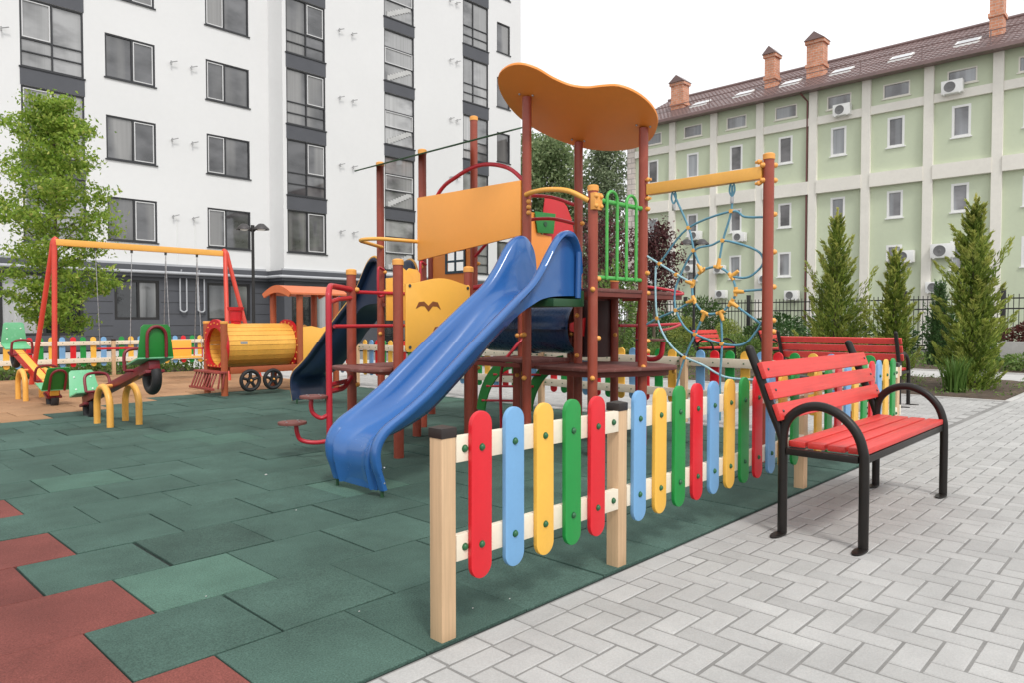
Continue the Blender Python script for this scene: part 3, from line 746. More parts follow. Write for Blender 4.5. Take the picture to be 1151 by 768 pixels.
# green barrier
m = MB(); m.tube([(4.86,3.67,2.165),(5.53,3.67,2.165)], .022, 12)
bar = obj('barrier', m, 'greenpipe', tower)
m = MB(); m.tube([(4.86,3.67,1.515),(5.53,3.67,1.515)], .018, 12); obj('lower_rail', m, 'greenpipe', bar)
for x0, x1 in ((4.985,5.135),(5.275,5.425)):
    xm = (x0+x1)/2; rr = (x1-x0)/2
    m = MB(); m.tube([(x0,3.648,1.50),(x0,3.648,2.18)]+[(xm-rr*math.cos(a),3.648,2.18+rr*math.sin(a)) for a in [math.pi*i/10 for i in range(1,10)]]+[(x1,3.648,2.18),(x1,3.648,1.50)], .014, 10); obj('hoop', m, 'greenpipe', bar)
# ---- rope net
m = MB(); m.box(5.545,5.615,2.545,3.625,2.285,2.385); bm_ = obj('net_beam', m, 'yelpipe', tower, bevel=.008)
for yy in (2.545,3.625):
    s = 1 if yy < 3 else -1
    for z in (2.25,2.42): m = MB(); m.cyl((5.55,yy-.005*s,z),(5.55,yy+.05*s,z), .012, n=8); m.sphere((5.548,yy+.02*s,z), .021, 8, 6); obj('clamp', m, 'postcap', bm_)
NX = 5.58
def rope(pts, r=.0095, mat='rope', closed=False, sub=5):
    m = MB(); q = catmull([(NX+rnd.uniform(-.006,.006), a, b) for a, b in pts], sub, closed); m.tube(q, r, 8, closed=closed)
    return obj('rope', m, mat, net, ang=70)
m = MB(); ringp = [(3.165,1.47),(3.08,1.575),(2.93,1.60),(2.81,1.515),(2.77,1.39),(2.81,1.30),(2.905,1.22),(3.05,1.215),(3.155,1.33)]
m.tube(catmull([(NX,a,b) for a, b in ringp], 6, True), .0105, 8, closed=True); net = obj('climbing_net', m, 'rope', tower, ang=70)
rope([(3.08,1.575),(3.16,1.76),(3.21,1.95),(3.36,2.27)]); rope([(2.93,1.60),(2.89,1.82),(2.815,2.06),(2.81,2.27)])
rope([(2.81,1.515),(2.69,1.5),(2.61,1.53),(2.54,1.61),(2.57,1.70),(2.71,1.77),(2.89,1.82),(2.99,1.79),(3.16,1.75),(3.30,1.53),(3.345,1.39),(3.33,1.24),(3.25,1.10),(3.14,1.03),(2.89,.95),(2.70,.95),(2.59,1.06),(2.545,1.14)])
rope([(2.53,1.98),(2.70,2.0),(2.815,2.055),(3.21,1.955),(3.47,1.70),(3.54,1.63)]); rope([(3.54,1.64),(3.545,1.44),(3.52,1.17),(3.41,.96),(3.25,.83),(3.06,.76),(2.86,.67),(2.62,.66),(2.54,.66)], mat='ropelight')
rope([(3.64,1.74),(3.50,1.66),(3.33,1.56),(3.165,1.47)], mat='ropelight'); rope([(3.64,1.11),(3.52,1.17),(3.33,1.24),(3.155,1.33)])
rope([(3.05,1.215),(3.14,1.03),(3.24,.82),(3.30,.62),(3.36,.35)]); rope([(2.905,1.22),(2.89,.95),(2.90,.66),(2.9,.3)]); rope([(2.77,1.39),(2.54,1.40)]); rope([(2.81,1.30),(2.56,1.13)])
m = MB()
for a, b in ((3.16,1.755),(3.21,1.955),(2.89,1.82),(2.815,2.057),(3.33,1.555),(3.33,1.24),(3.14,1.03),(2.89,.95),(3.52,1.17),(3.50,1.66),(3.24,.82)):
    mm = MB(); mm.cyl((NX-.014,a,b),(NX+.014,a,b),.017,n=12); mm.sphere((NX,a,b), .0165, 10, 8, (1,1,1)); obj('rope_joint', mm, 'ropecon', net, ang=50)
cxr, czr = 2.965, 1.40
for a, b in ringp:
    da, db = a-cxr, b-czr; l = math.hypot(da, db); da /= l; db /= l
    mm = MB(); mm.tube([(NX,a-da*.012,b-db*.012),(NX,a+da*.075,b+db*.075)], [.021,.014], 10); mm.tube([(NX,a-db*.038,b+da*.038),(NX,a+db*.038,b-da*.038)], .0155, 10); obj('rope_tee', mm, 'ropecon', net, ang=50)
for a, b in ((3.36,2.27),(2.81,2.27)):
    m = MB(); m.tube(catmull([(NX,a,b-.09),(NX,a+.022,b-.05),(NX,a+.018,b+.0),(NX,a,b+.022),(NX,a-.018,b),(NX,a-.022,b-.05)], 4, True), .008, 8, closed=True); obj('rope_eye', m, 'rope', net)
    m = MB(); m.box(NX-.012,NX+.012,a-.012,a+.012,b-.15,b-.095); obj('ferrule', m, 'steel', net, bevel=.003)
# ---- arched ladder under the tower
for dx, dy in ((0,0),(.31,-.42)):
    m = MB(); inn = []; out = []
    for i in range(13):
        a = R(8+78*i/12); 
        out.append((.62*math.cos(a), .70*math.sin(a))); inn.append((.50*math.cos(a), .56*math.sin(a)))
    for p, q in zip(list(zip(out, inn)), list(zip(out, inn))[1:]):
        (o0, i0), (o1, i1) = p, q
        def W(v, t): return (5.62+dx+v[0]*.29*-1+t*.02, 5.30+dy+v[0]*.72, .07+v[1])
        m.add([W(o0,0),W(o1,0),W(i1,0),W(i0,0),W(o0,1),W(o1,1),W(i1,1),W(i0,1)], [(0,1,2,3),(7,6,5,4),(0,4,5,1),(3,2,6,7),(0,3,7,4),(1,5,6,2)])
    obj('ladder_side', m, 'greenpanel', tower, ang=30)
m = MB()
for i in range(5):
    a = R(18+66*i/4); v = (.56*math.cos(a), .62*math.sin(a))
    m.tube([(5.62-v[0]*.29,5.30+v[0]*.72,.07+v[1]),(5.93-v[0]*.29,4.88+v[0]*.72,.07+v[1])], .013, 8)
    obj('rung', m, 'redpipe', tower); m = MB()
pipe('spiral_pole', [(5.18,5.10,0),(5.18,5.10,.62),(5.25,5.0,.85),(5.4,4.95,1.0)], .016, 'redpipe')
# ---- left step climber
pole = pipe('climber_pole', [(3.27,5.24,0),(3.27,5.24,.7),(3.27,5.24,1.28),(3.285,5.26,1.38),(3.33,5.31,1.435),(3.42,5.40,1.445),(3.68,5.53,1.43)], .026, 'redpipe')
m = MB(); m.tube([(3.29,5.27,1.30),(3.48,5.42,1.335),(3.68,5.53,1.355)], .02, 10); m.tube(catmull([(3.27,5.24,.55),(3.40,5.34,.545),(3.55,5.44,.555),(3.68,5.53,.63)], 5), .022, 10); obj('brace', m, 'redpipe', pole)
for (ux, uy, uz), path in (((2.99,5.35,.315),[(3.27,5.24,.135),(3.15,5.28,.13),(3.06,5.33,.155),(3.03,5.34,.21),(3.02,5.345,.29)]), ((3.16,5.30,.52),[(3.27,5.24,.36),(3.21,5.27,.33),(3.155,5.30,.37),(3.14,5.31,.43),(3.145,5.31,.50)])):
    pipe('step_arm', path, .018, 'redpipe', par=pole)
    m = MB(); poly = [(ux+.115*math.cos(a), uy+.115*math.sin(a)) for a in [2*math.pi*i/24 for i in range(24)]]; m.prism(poly, lambda a, b, t: (a,b,t), uz-.022, uz)
    so_ = obj('step', m, 'deck', pole, bevel=.004)
    m = MB()
    for i in range(4): m.cyl((ux+.07*math.cos(i*1.57+.4),uy+.07*math.sin(i*1.57+.4),uz-.035),(ux+.07*math.cos(i*1.57+.4),uy+.07*math.sin(i*1.57+.4),uz+.006),.008,n=8)
    obj('bolt', m, 'steel', so_)
for z, x0 in ((1.41,3.70),(1.10,3.36)):
    m = MB(); m.tube([(x0,5.50+(.04 if z > 1.2 else -.2),z),(4.45,5.57,z)], .017, 10); obj('rung', m, 'redpipe', tower)
m = MB(); m.tube([(3.70,5.57,.60),(3.30,5.28,.60)], .02, 10); obj('rung', m, 'redpipe', tower)
# small steps between bird deck and back deck
m = MB(); poly = [(4.66+.13*math.cos(a), 5.78+.13*math.sin(a)) for a in [2*math.pi*i/20 for i in range(20)]]; m.prism(poly, lambda a, b, t: (a,b,t), .98, 1.0); obj('step', m, 'deck', tower)
m = MB(); m.cyl((4.66,5.78,.6),(4.66,5.78,.98),.055,n=14); obj('step_column', m, 'post', tower)
# ---- right step climber behind the net
rp_ = pipe('climber_pole', [(6.36,4.25,0),(6.36,4.25,1.0),(6.36,4.22,1.34)], .024, 'redpipe')
pipe('brace', [(5.98,4.22,1.10),(6.3,4.12,1.10),(6.72,3.93,1.115)], .016, 'redpipe', par=rp_); pipe('brace', [(5.98,3.74,1.055),(6.3,3.82,1.07),(6.72,3.93,1.115)], .013, 'redpipe', par=rp_)
pipe('brace', [(5.98,3.72,1.40),(6.25,3.66,1.41),(6.30,3.76,1.44),(6.15,3.9,1.475),(5.95,3.95,1.49)], .014, 'redpipe', par=rp_)
pipe('step_arm', [(6.36,4.25,.80),(6.36,4.1,.74),(6.37,3.98,.78),(6.37,3.95,.93)], .026, 'redpipe', par=rp_)
m = MB(); poly = [(6.30+.15*math.cos(a), 4.06+.15*math.sin(a)) for a in [2*math.pi*i/24 for i in range(24)]]; m.prism(poly, lambda a, b, t: (a,b,t), .94, .96); obj('step', m, 'deck', rp_, bevel=.004)

# ------------------------------------------------------------------ toy train
train = thing('toy_train', 'wooden toy train with yellow barrel boiler, black wheels and orange cabin roof', 'play train', (4.8,10.55,0))
def tpost(x, y, h, cap=True, mat='orangewood', r=.05):
    m = MB(); m.cyl((x,y,-.01),(x,y,h), r, n=18); o = obj('post', m, mat, train, ang=60)
    if cap: m = MB(); m.cyl((x,y,h-.003),(x,y,h+.04), r+.006, n=18); obj('post_cap', m, 'postcap', o, bevel=.01)
tpost(4.79,10.55,1.10); tpost(4.84,11.27,1.10)
BY, BZ, BR = 10.90, .76, .345
m = MB()
for i in range(26):
    a0 = 2*math.pi*(i+.04)/26; a1 = 2*math.pi*(i+.96)/26
    q = [(BY+r*math.cos(a), BZ+r*math.sin(a)) for r, a in ((BR,a0),(BR,a1),(BR-.028,a1),(BR-.028,a0))]
    m.add([(4.86,*q[0]),(4.86,*q[1]),(4.86,*q[2]),(4.86,*q[3]),(5.98,*q[0]),(5.98,*q[1]),(5.98,*q[2]),(5.98,*q[3])], [(0,1,2,3),(7,6,5,4),(0,4,5,1),(1,5,6,2),(2,6,7,3),(3,7,4,0)])
def island_wood():
    return island('barrel_slats', [(.72,.34,.055), (.86,.46,.085), (.80,.40,.07)], .45, speck=30, speck_amt=.08, stain=3, stain_amt=.1, bmp=.1, spec=.4)
obj('barrel', m, island_wood(), train, smooth=False)
m = MB(); m.box(5.05,5.16,BY-.345,BY-.338,.78,.83); obj('name_plate', m, 'spot', train)
for xr in (4.80,5.985):
    n_ = 32; m = MB(); rows = []
    for r_, x_ in ((.30,xr),(.30,xr+.05),(.43,xr+.05),(.43,xr),(.30,xr)):
        rows.append([(x_, BY+r_*math.cos(2*math.pi*i/n_)*(1. if r_ < .4 else .93), BZ-.02+max(-.32 if r_ > .4 else -9, r_*math.sin(2*math.pi*i/n_))) for i in range(n_)])
    m.strip(rows, True); ro = obj('end_ring', m, 'redpanel', train, ang=30)
    m = MB()
    for i in range(20):
        a = 2*math.pi*i/20; m.sphere((xr-.004,BY+.372*math.cos(a),BZ-.02+max(-.3,.372*math.sin(a))), .012, 6, 4)
        if xr > 5: m.sphere((xr-.003,BY+.395*math.cos(a)*.98,BZ-.02+max(-.3,.395*math.sin(a))), .012, 6, 4)
    obj('ring_bolt', m, 'postcap', ro)
def wheel(x, y, z, r, par=train):
    w_ = thing; m = MB(); m.tube([(x+r*math.cos(2*math.pi*i/24),y,z+r*math.sin(2*math.pi*i/24)) for i in range(24)], .03, 8, closed=True)
    for i in range(5):
        a = 2*math.pi*i/5+.3; m.tube([(x,y,z),(x+r*math.cos(a),y,z+r*math.sin(a))], .025, 6)
    m.cyl((x,y-.03,z),(x,y+.03,z),.05,n=12); o = obj('wheel', m, 'rubber', par)
    m = MB(); m.sphere((x,y-.035,z), .018, 8, 6); obj('hub', m, 'postcap', o)
wheel(5.13,10.42,.225,.145); wheel(5.50,10.42,.225,.138); wheel(6.32,10.42,.36,.155)
m = MB(); m.box(4.86,6.75,10.50,10.54,.33,.43); m.box(4.86,6.75,11.2,11.24,.33,.43); obj('chassis', m, 'orangewood', train, bevel=.005)
m = MB()
for i in range(8):
    y = 10.53+i*.1; m.tube([(4.66,y,.35),(4.575,y,.13)], .014, 6)
m.box(4.63,4.80,10.47,11.28,.345,.375); m.box(4.555,4.60,10.47,11.28,.10,.135)
for i in range(2): m.tube([(4.70+i*.06,10.49,.35),(4.66+i*.07,10.49,.12)], .014, 6)
obj('cowcatcher', m, paint('cow_red', (.30,.05,.04), .5), train, bevel=.004)
m = MB(); m.tube([(5.14,BY,1.06),(5.14,BY,1.14),(5.14,BY,1.145),(5.14,BY,1.30),(5.14,BY,1.31),(5.14,BY,1.36)], [.075,.08,.095,.10,.12,.125], 18); obj('chimney', m, 'redpanel', train, ang=30)
for x, y in ((6.03,10.52),(6.70,10.52),(5.95,11.24),(6.72,11.24)): tpost(x, y, 1.62, False, r=.052)
m = MB(); n_ = 10; rows = []
for x in (5.82,6.88): rows.append([(x, 10.42+.94*i/n_, 1.60+.13*math.sin(math.pi*i/n_)) for i in range(n_+1)]+[(x, 11.36-.94*i/n_, 1.57+.13*math.sin(math.pi*(n_-i)/n_)) for i in range(n_+1)])
m.strip(rows, True); k_ = len(rows[0]); m.f.append(tuple(range(k_))); m.f.append(tuple(range(k_, 2*k_))); rf_ = obj('cabin_roof', m, 'orangetrim', train, ang=30)
for x in (5.83,6.87):
    m = MB(); m.prism([(10.42+.94*i/n_, 1.595+.13*math.sin(math.pi*i/n_)) for i in range(n_+1)]+[(11.30-.82*i/n_, 1.53+.08*math.sin(math.pi*(n_-i)/n_)) for i in range(n_+1)], lambda a, b, t: (x+t,a,b), -.015, .015); obj('roof_gable', m, 'orangetrim', rf_)
cp = [(6.04,.42),(6.66,.42),(6.66,1.02),(6.55,1.08),(6.40,1.02),(6.22,1.06),(6.04,1.04)]
m = MB(); m.prism(cp, lambda a, b, t: (a, 10.49+t, b), -.01, .01); po_ = obj('cabin_panel', m, 'yelpanel', train, bevel=.005)
m = MB(); m.prism(cp, lambda a, b, t: (a, 11.27+t, b), -.01, .01); obj('cabin_panel', m, 'yelpanel', train, bevel=.005)
def cutlet(pts): m = MB(); m.prism(pts, lambda a, b, t: (a, 10.478+t, b), -.002, .003); obj('cutout', m, 'cut', po_)
cutlet([(6.42,.86),(6.50,.93),(6.48,.83),(6.54,.80),(6.46,.79),(6.43,.74),(6.42,.80),(6.36,.84)]); cutlet([(6.50,.66),(6.57,.76),(6.60,.70),(6.55,.62)])
m = MB(); m.box(6.05,6.68,10.9,11.2,.50,.54); obj('cabin_seat', m, 'orangewood', train)

# ------------------------------------------------------------------ seesaws
def seesaw(beam_mat, tilt, label, loc, g_, tyre_dx=0):
    s = thing('seesaw', label, 'seesaw', (0,0,0), 0, g_)
    for x in (-.145,.145):
        pts = [(x,-.215,-.01),(x,-.215,.20)]+[(x,-.215*math.cos(a),.20+.22*math.sin(a)) for a in [math.pi*i/12 for i in range(1,12)]]+[(x,.215,.20),(x,.215,-.01)]
        m = MB(); m.tube(pts, .035, 12); o = obj('support_hoop', m, 'yelpipe', s, ang=60)
    m = MB(); m.tube([(-.17,0,.425),(.17,0,.425)], .02, 10); obj('axle', m, 'postcap', s)
    T = Matrix.Translation((0,0,.44)) @ Matrix.Rotation(R(tilt), 4, 'X')
    m = MB(); m.box(-.055,.055,-1.12,1.12,-.045,.045, T); bm = obj('beam', m, beam_mat, s, bevel=.012)
    if beam_mat == 'yelpanel':
        m = MB(); m.box(-.065,-.0565,-1.1,1.1,-.05,.05, T); m.box(.0565,.065,-1.1,1.1,-.05,.05, T); obj('beam_side', m, 'redpanel', bm)
    for e in (-1, 1):
        Q = T @ Matrix.Translation((0,e*1.02,.05))
        m = MB(); m.box(-.17,.17,-.16,.16,0,.02, Q); st = obj('seat', m, 'mint', s, bevel=.006)
        bt = Q @ Matrix.Translation((0,e*.15,.015)) @ Matrix.Rotation(R(-e*14), 4, 'X')
        m = MB(); m.prism([(-.17,.0),(.17,.0),(.135,.31),(.11,.335),(-.11,.335),(-.135,.31)], lambda a, b, t: bt @ Vector((a,t,b)), -.01, .01); bk = obj('backrest', m, 'mint' if e < 0 else 'greenpanel', s, bevel=.004)  # near backrest in darker green: shade on its back put into the colour
        m = MB()
        for a, b in ((-.09,.08),(.09,.08),(.09,.24),(-.09,.24)): m.sphere(bt @ Vector((a,-e*.011,b)), .012, 8, 5)
        obj('bolt', m, 'white', bk)
        hp = [(-.09,.0,0),(-.09,.0,.2),(-.075,.0,.27),(-.03,0,.31),(.03,0,.31),(.075,0,.27),(.09,0,.2),(.09,0,0)]
        m = MB(); m.tube(catmull([bt @ Vector((a,e*.03,b)) for a, b2, b in hp], 4), .016, 8); obj('back_hoop', m, 'dkred', s)
        hq = [(-.13,0,.0),(-.13,0,.14),(-.11,0,.20),(-.05,0,.225),(.05,0,.225),(.11,0,.20),(.13,0,.14),(.13,0,.0)]
        G = T @ Matrix.Translation((0,e*.66,.03)) @ Matrix.Rotation(R(-e*8), 4, 'X')
        m = MB(); m.tube(catmull([G @ Vector(p) for p in hq], 4), .017, 8); m.tube([G @ Vector((-.13,0,0)), G @ Vector((.13,0,0))], .017, 8); obj('handle', m, 'dkred', s)
        W = T @ Matrix.Translation((0,e*1.02,-.05))
        m = MB(); m.tube([W @ Vector((0, .13*math.cos(a), -.06-.13*math.sin(a))) for a in [math.pi*(-.12)+math.pi*1.24*i/14 for i in range(15)]], .048, 12); obj('tyre', m, 'rubber', s)
        m = MB(); m.box(-.09,.09,-.10,.10,-.03,.0, W); obj('tyre_bracket', m, 'dkred', s, bevel=.004)
    s.location = loc; return s
seesaw('dkred', 13.5, 'dark red seesaw on two yellow hoops, its near green seat raised', (2.70,8.60,0), 'seesaws')
seesaw('yelpanel', -14, 'yellow seesaw with red sides, farther off and tipped down towards us', (2.70,12.15,0), 'seesaws')
for s in [o for o in bpy.data.objects if o.name.startswith('seesaw')]: pass
# mirror tilt sign check: positive tilt lifts +y end; the red one lifts its -y end
for o in bpy.data.objects:
    if o.name == 'seesaw': o.rotation_euler = (0,0,math.pi)
    if o.name == 'seesaw.001': o.rotation_euler = (0,0,math.pi)

# ------------------------------------------------------------------ swing
sw = thing('swing_set', 'double swing with orange-red splayed legs and a yellow top beam', 'swing', (5.0,14.2,0))
m = MB(); m.box(3.50,6.48,14.14,14.24,2.44,2.55); obj('top_beam', m, 'yelpipe', sw, bevel=.012)
for x, sx, feet in ((3.50,-1,((3.42,14.02),(3.28,14.92))),(6.48,1,((6.12,13.30),(6.95,13.70)))):
    for fx, fy in feet:
        dy = (fy-14.19); q = [(fx,fy,-.02),(x+.55*(fx-x),14.19+.55*dy,1.16),(x+.13*(fx-x),14.19+.13*dy,2.28),(x+.05*(fx-x),14.19+.06*dy,2.50),(x-.03*sx,14.19,2.565)]
        m = MB(); m.tube(catmull(q, 4), .042, 12); obj('leg', m, 'swingred', sw, ang=60)
def chainline(p0, p1):
    m = MB(); p0 = Vector(p0); p1 = Vector(p1); n_ = int((p1-p0).length/.045)
    pts = [p0+(p1-p0)*i/n_ for i in range(n_+1)]
    m.tube(pts, [.008 if i % 2 else .0045 for i in range(n_+1)], 6); return m
for xs, zs, kind in (((4.13,4.73),.62,'flat'),((5.33,5.92),.55,'tub')):
    for x in xs:
        m = MB(); m.cyl((x,14.19,2.39),(x,14.19,2.45),.022,n=10); obj('hanger', m, 'boltgrey', sw)
    sd = thing('hanging_swing', 'flat red swing seat on chains, hanging nearer the green tree' if kind == 'flat' else 'yellow swing seat with a red guard rail hanging beside the train', 'swing seat', (sum(xs)/2,14.19,zs))
    xm = sum(xs)/2
    for x in xs:
        for off in ((0,) if kind == 'flat' else (-.17,.17)):
            obj('chain', chainline((x,14.19,2.39),(x+(.05 if x < xm else -.05) if kind == 'flat' else x,14.19+off,zs+.05)), 'steel', sd)
    if kind == 'flat':
        m = MB(); m.box(xs[0]+.02,xs[1]-.02,14.09,14.29,zs,zs+.03); obj('seat_board', m, 'redpanel', sd, bevel=.006)
    else:
        m = MB(); m.box(xs[0]+.0,xs[1]-.0,14.02,14.36,zs-.14,zs-.11); obj('seat_board', m, 'yelpanel', sd, bevel=.005)
        m = MB(); m.box(xs[0]+.06,xs[1]-.06,14.36,14.38,zs-.11,zs+.22); obj('backrest', m, 'yelpanel', sd, bevel=.004)
        m = MB(); m.tube([(xs[0],14.0,zs+.05),(xs[1],14.0,zs+.05),(xs[1],14.38,zs+.05),(xs[0],14.38,zs+.05)], .014, 8, closed=True)
        for x in xs:
            for y in (14.0,14.38): m.tube([(x,y,zs-.13),(x,y,zs+.05)], .012, 8)
        obj('guard_rail', m, 'redpipe', sd)

# ------------------------------------------------------------------ street lamps
def lamp(loc, rz, h, label):
    l = thing('street_lamp', label, 'street lamp', (0,0,0), 0, 'black street lamps')
    m = MB(); m.cyl((0,0,0),(0,0,h),.042,.034,16); m.cyl((0,0,0),(0,0,.9),.075,.07,16); obj('pole', m, 'iron', l, ang=40)
    m = MB(); m.tube(catmull([(-.24,0,h+.0),(-.1,0,h-.05),(0,0,h-.14)], 5), .022, 8); m.tube(catmull([(.24,0,h+.0),(.1,0,h-.05),(0,0,h-.14)], 5), .022, 8); m.cyl((0,0,h-.1),(0,0,h+.03),.045,n=12); obj('arm', m, 'iron', l)
    for s in (-1,1):
        m = MB(); rows = [[(s*.21+r_*math.cos(2*math.pi*i/18), r_*math.sin(2*math.pi*i/18), z) for i in range(18)] for r_, z in ((.03,h+.07),(.07,h+.06),(.185,h-.05),(.19,h-.08),(.15,h-.08))]
        m.strip(rows, True); sh = obj('lamp_shade', m, 'lampshade', l, ang=40)
        m = MB(); m.sphere((s*.21,0,h-.07), .10, 12, 6, (1,1,.35)); obj('diffuser', m, 'white', sh)
    l.location = loc; l.rotation_euler = (0,0,R(rz)); return l
lamp((8.35,16.75,0), -46, 3.45, 'black double-headed street lamp behind the toy train, before the white building')
lamp((17.6,9.95,0), -46, 3.3, 'black double-headed street lamp seen through the rope net before the green building')

# ------------------------------------------------------------------ buildings
def wall_grid(mb, f, us, zs, openings, depth):
    U_ = sorted(set(us+[o[0] for o in openings]+[o[1] for o in openings])); Z_ = sorted(set(zs+[o[2] for o in openings]+[o[3] for o in openings]))
    for i in range(len(U_)-1):
        for j in range(len(Z_)-1):
            uc, zc = (U_[i]+U_[i+1])/2, (Z_[j]+Z_[j+1])/2
            if any(o[0] < uc < o[1] and o[2] < zc < o[3] for o in openings): continue
            mb.quad(f(U_[i],Z_[j],0), f(U_[i+1],Z_[j],0), f(U_[i+1],Z_[j+1],0), f(U_[i],Z_[j+1],0))
    for a, b, c2, d2 in openings:
        for (p, q) in (((a,c2),(b,c2)),((b,c2),(b,d2)),((b,d2),(a,d2)),((a,d2),(a,c2))):
            mb.quad(f(p[0],p[1],0), f(q[0],q[1],0), f(q[0],q[1],depth), f(p[0],p[1],depth))
def fbox(mb, f, u0, u1, z0, z1, d0, d1):
    vs = [f(u,z,d_) for d_ in (d0,d1) for z in (z0,z1) for u in (u0,u1)]
    mb.add(vs, [(0,1,3,2),(6,7,5,4),(0,2,6,4),(1,5,7,3),(0,4,5,1),(2,3,7,6)])
def window(par, f, u0, u1, z0, z1, vbars=(), hbars=(), sash=None, mat='glass', fm='frame', sill=True, fw=.055, dep=.10, sm='sash', sashw=.036):
    m = MB(); d0, d1 = dep-.075, dep
    fbox(m, f, u0, u0+fw, z0, z1, d0, d1); fbox(m, f, u1-fw, u1, z0, z1, d0, d1)
    fbox(m, f, u0+fw, u1-fw, z0, z0+fw, d0, d1); fbox(m, f, u0+fw, u1-fw, z1-fw, z1, d0, d1)
    cu = [u0+fw]+[x for x in vbars]+[u1-fw]
    for x in vbars: fbox(m, f, x-fw*.45, x+fw*.45, z0+fw, z1-fw, d0+.004, d1)
    for z in hbars:
        for a, b in zip(cu, cu[1:]): fbox(m, f, a+(fw*.45 if a != u0+fw else 0), b-(fw*.45 if b != u1-fw else 0), z-fw*.4, z+fw*.4, d0+.008, d1)
    w_ = obj('window', m, fm, par, smooth=False)
    for a, b in zip(cu, cu[1:]):
        m = MB(); m.quad(f(a-.01,z0+.02,dep-.02), f(b+.01,z0+.02,dep-.02), f(b+.01,z1-.02,dep-.02), f(a-.01,z1-.02,dep-.02)); obj('pane', m, mat, w_, smooth=False, recalc=False)
    if sash:
        for a, b, c2, d2 in sash:
            m = MB(); e = sashw
            fbox(m, f, a, a+e, c2, d2, d0+.012, d1-.022); fbox(m, f, b-e, b, c2, d2, d0+.012, d1-.022); fbox(m, f, a+e, b-e, c2, c2+e, d0+.012, d1-.022); fbox(m, f, a+e, b-e, d2-e, d2, d0+.012, d1-.022)
            obj('sash', m, sm, w_, smooth=False)
    if sill:
        m = MB(); fbox(m, f, u0-.05, u1+.05, z0-.045, z0-.001, -.05, dep); obj('sill', m, fm, w_, smooth=False)
    return w_

wb = thing('apartment_building', 'tall white apartment block with dark grey window bands and grey ground floor', 'building', (15.75,30,0))
F1f = lambda u, z, d_: (u, 30+d_, z)
F2f = lambda u, z, d_: (u, 28.75+d_, z)
TOP = 27.5
op1, op2 = [], []; W1 = []; W2 = []
P3 = 3.07
rowsz = [(4.23+P3*i, 5.88+P3*i) for i in range(7)]
for i, (a, b) in enumerate(rowsz):
    for u0, u1 in ((9.17,10.97),(12.98,14.86),(2.0,3.8)):
        op1.append((u0,u1,a,b)); um = u0+(u1-u0)*(.53 if u0 < 12 else .43)
        ss = [(um+.05,u1-.07,a+.07,b-.07)] if u0 < 12 else [(u0+.07,um-.05,a+.07,b-.07)]
        W1.append((u0,u1,a,b,(um,),(),ss,'glass'))
for i in range(7):
    a = 3.95+P3*i; b = a+2.42; u0, u1 = 6.46, 8.45
    op1.append((u0,u1,a,b)); um = 7.45
    W1.append((u0,u1,a,b,(um,),(a+.55,a+1.0),[(u0+.07,um-.05,a+1.05,b-.07)],'glassbright'))
    a = 3.58+P3*i; b = a+2.42; u0, u1 = 15.93, 17.86
    um = u0+.98
    if i == 0:
        a = 4.15; op2.append((u0,u1,a,b)); W2.append((u0,u1,a,b,(um,),(),[(um+.06,u1-.08,a+.08,b-.08)],'glass'))
    else:
        op2.append((u0,u1,a,b)); W2.append((u0,u1,a,b,(um,),(a+.5,a+.98),[(um+.06,u1-.08,a+1.04,b-.08)],'glass'))
    a = 3.62+P3*i; b = a+2.50; u0, u1 = 21.12, 22.96
    op2.append((u0,u1,a,b)); W2.append((u0,u1,a,b,(),(a+.85,a+1.65),[(u0+.08,u1-.08,a+.88,a+1.62)],'glassbright'))
    a = 3.75+P3*i; b = a+2.38; u0, u1 = 26.28, 28.18
    op2.append((u0,u1,a,b)); W2.append((u0,u1,a,b,(u0+.78,),(a+.5,a+1.0),None,'glassbright'))
    a = 4.0+P3*i; b = a+1.65; u0, u1 = 28.86, 29.92
    op2.append((u0,u1,a,b)); W2.append((u0,u1,a,b,(),(),None,'glass'))
m = MB(); wall_grid(m, F1f, [-30,15.75], [3.28,TOP], op1, .10); wall_grid(m, F2f, [15.75,30.82], [3.28,TOP], op2, .10)
m.quad((15.75,30,3.28),(15.75,28.75,3.28),(15.75,28.75,TOP),(15.75,30,TOP))
m.quad((30.82,28.75,3.61),(30.82,44,3.61),(30.82,44,TOP),(30.82,28.75,TOP)); m.quad((-30,30,TOP),(15.75,30,TOP),(15.75,44,TOP),(-30,44,TOP)); m.quad((15.75,28.75,TOP),(30.82,28.75,TOP),(30.82,44,TOP),(15.75,44,TOP)); m.quad((-30,44,0),(30.82,44,0),(30.82,44,TOP),(-30,44,TOP)); m.quad((-30,30,0),(-30,44,0),(-30,44,TOP),(-30,30,TOP))
obj('wall', m, 'stucco', wb, smooth=False, recalc=False)
for a in W1:
    window(wb, F1f, a[0], a[1], a[2], a[3], a[4], a[5], a[6], a[7])
for a in W2:
    window(wb, F2f, a[0], a[1], a[2], a[3], a[4], a[5], a[6], a[7])
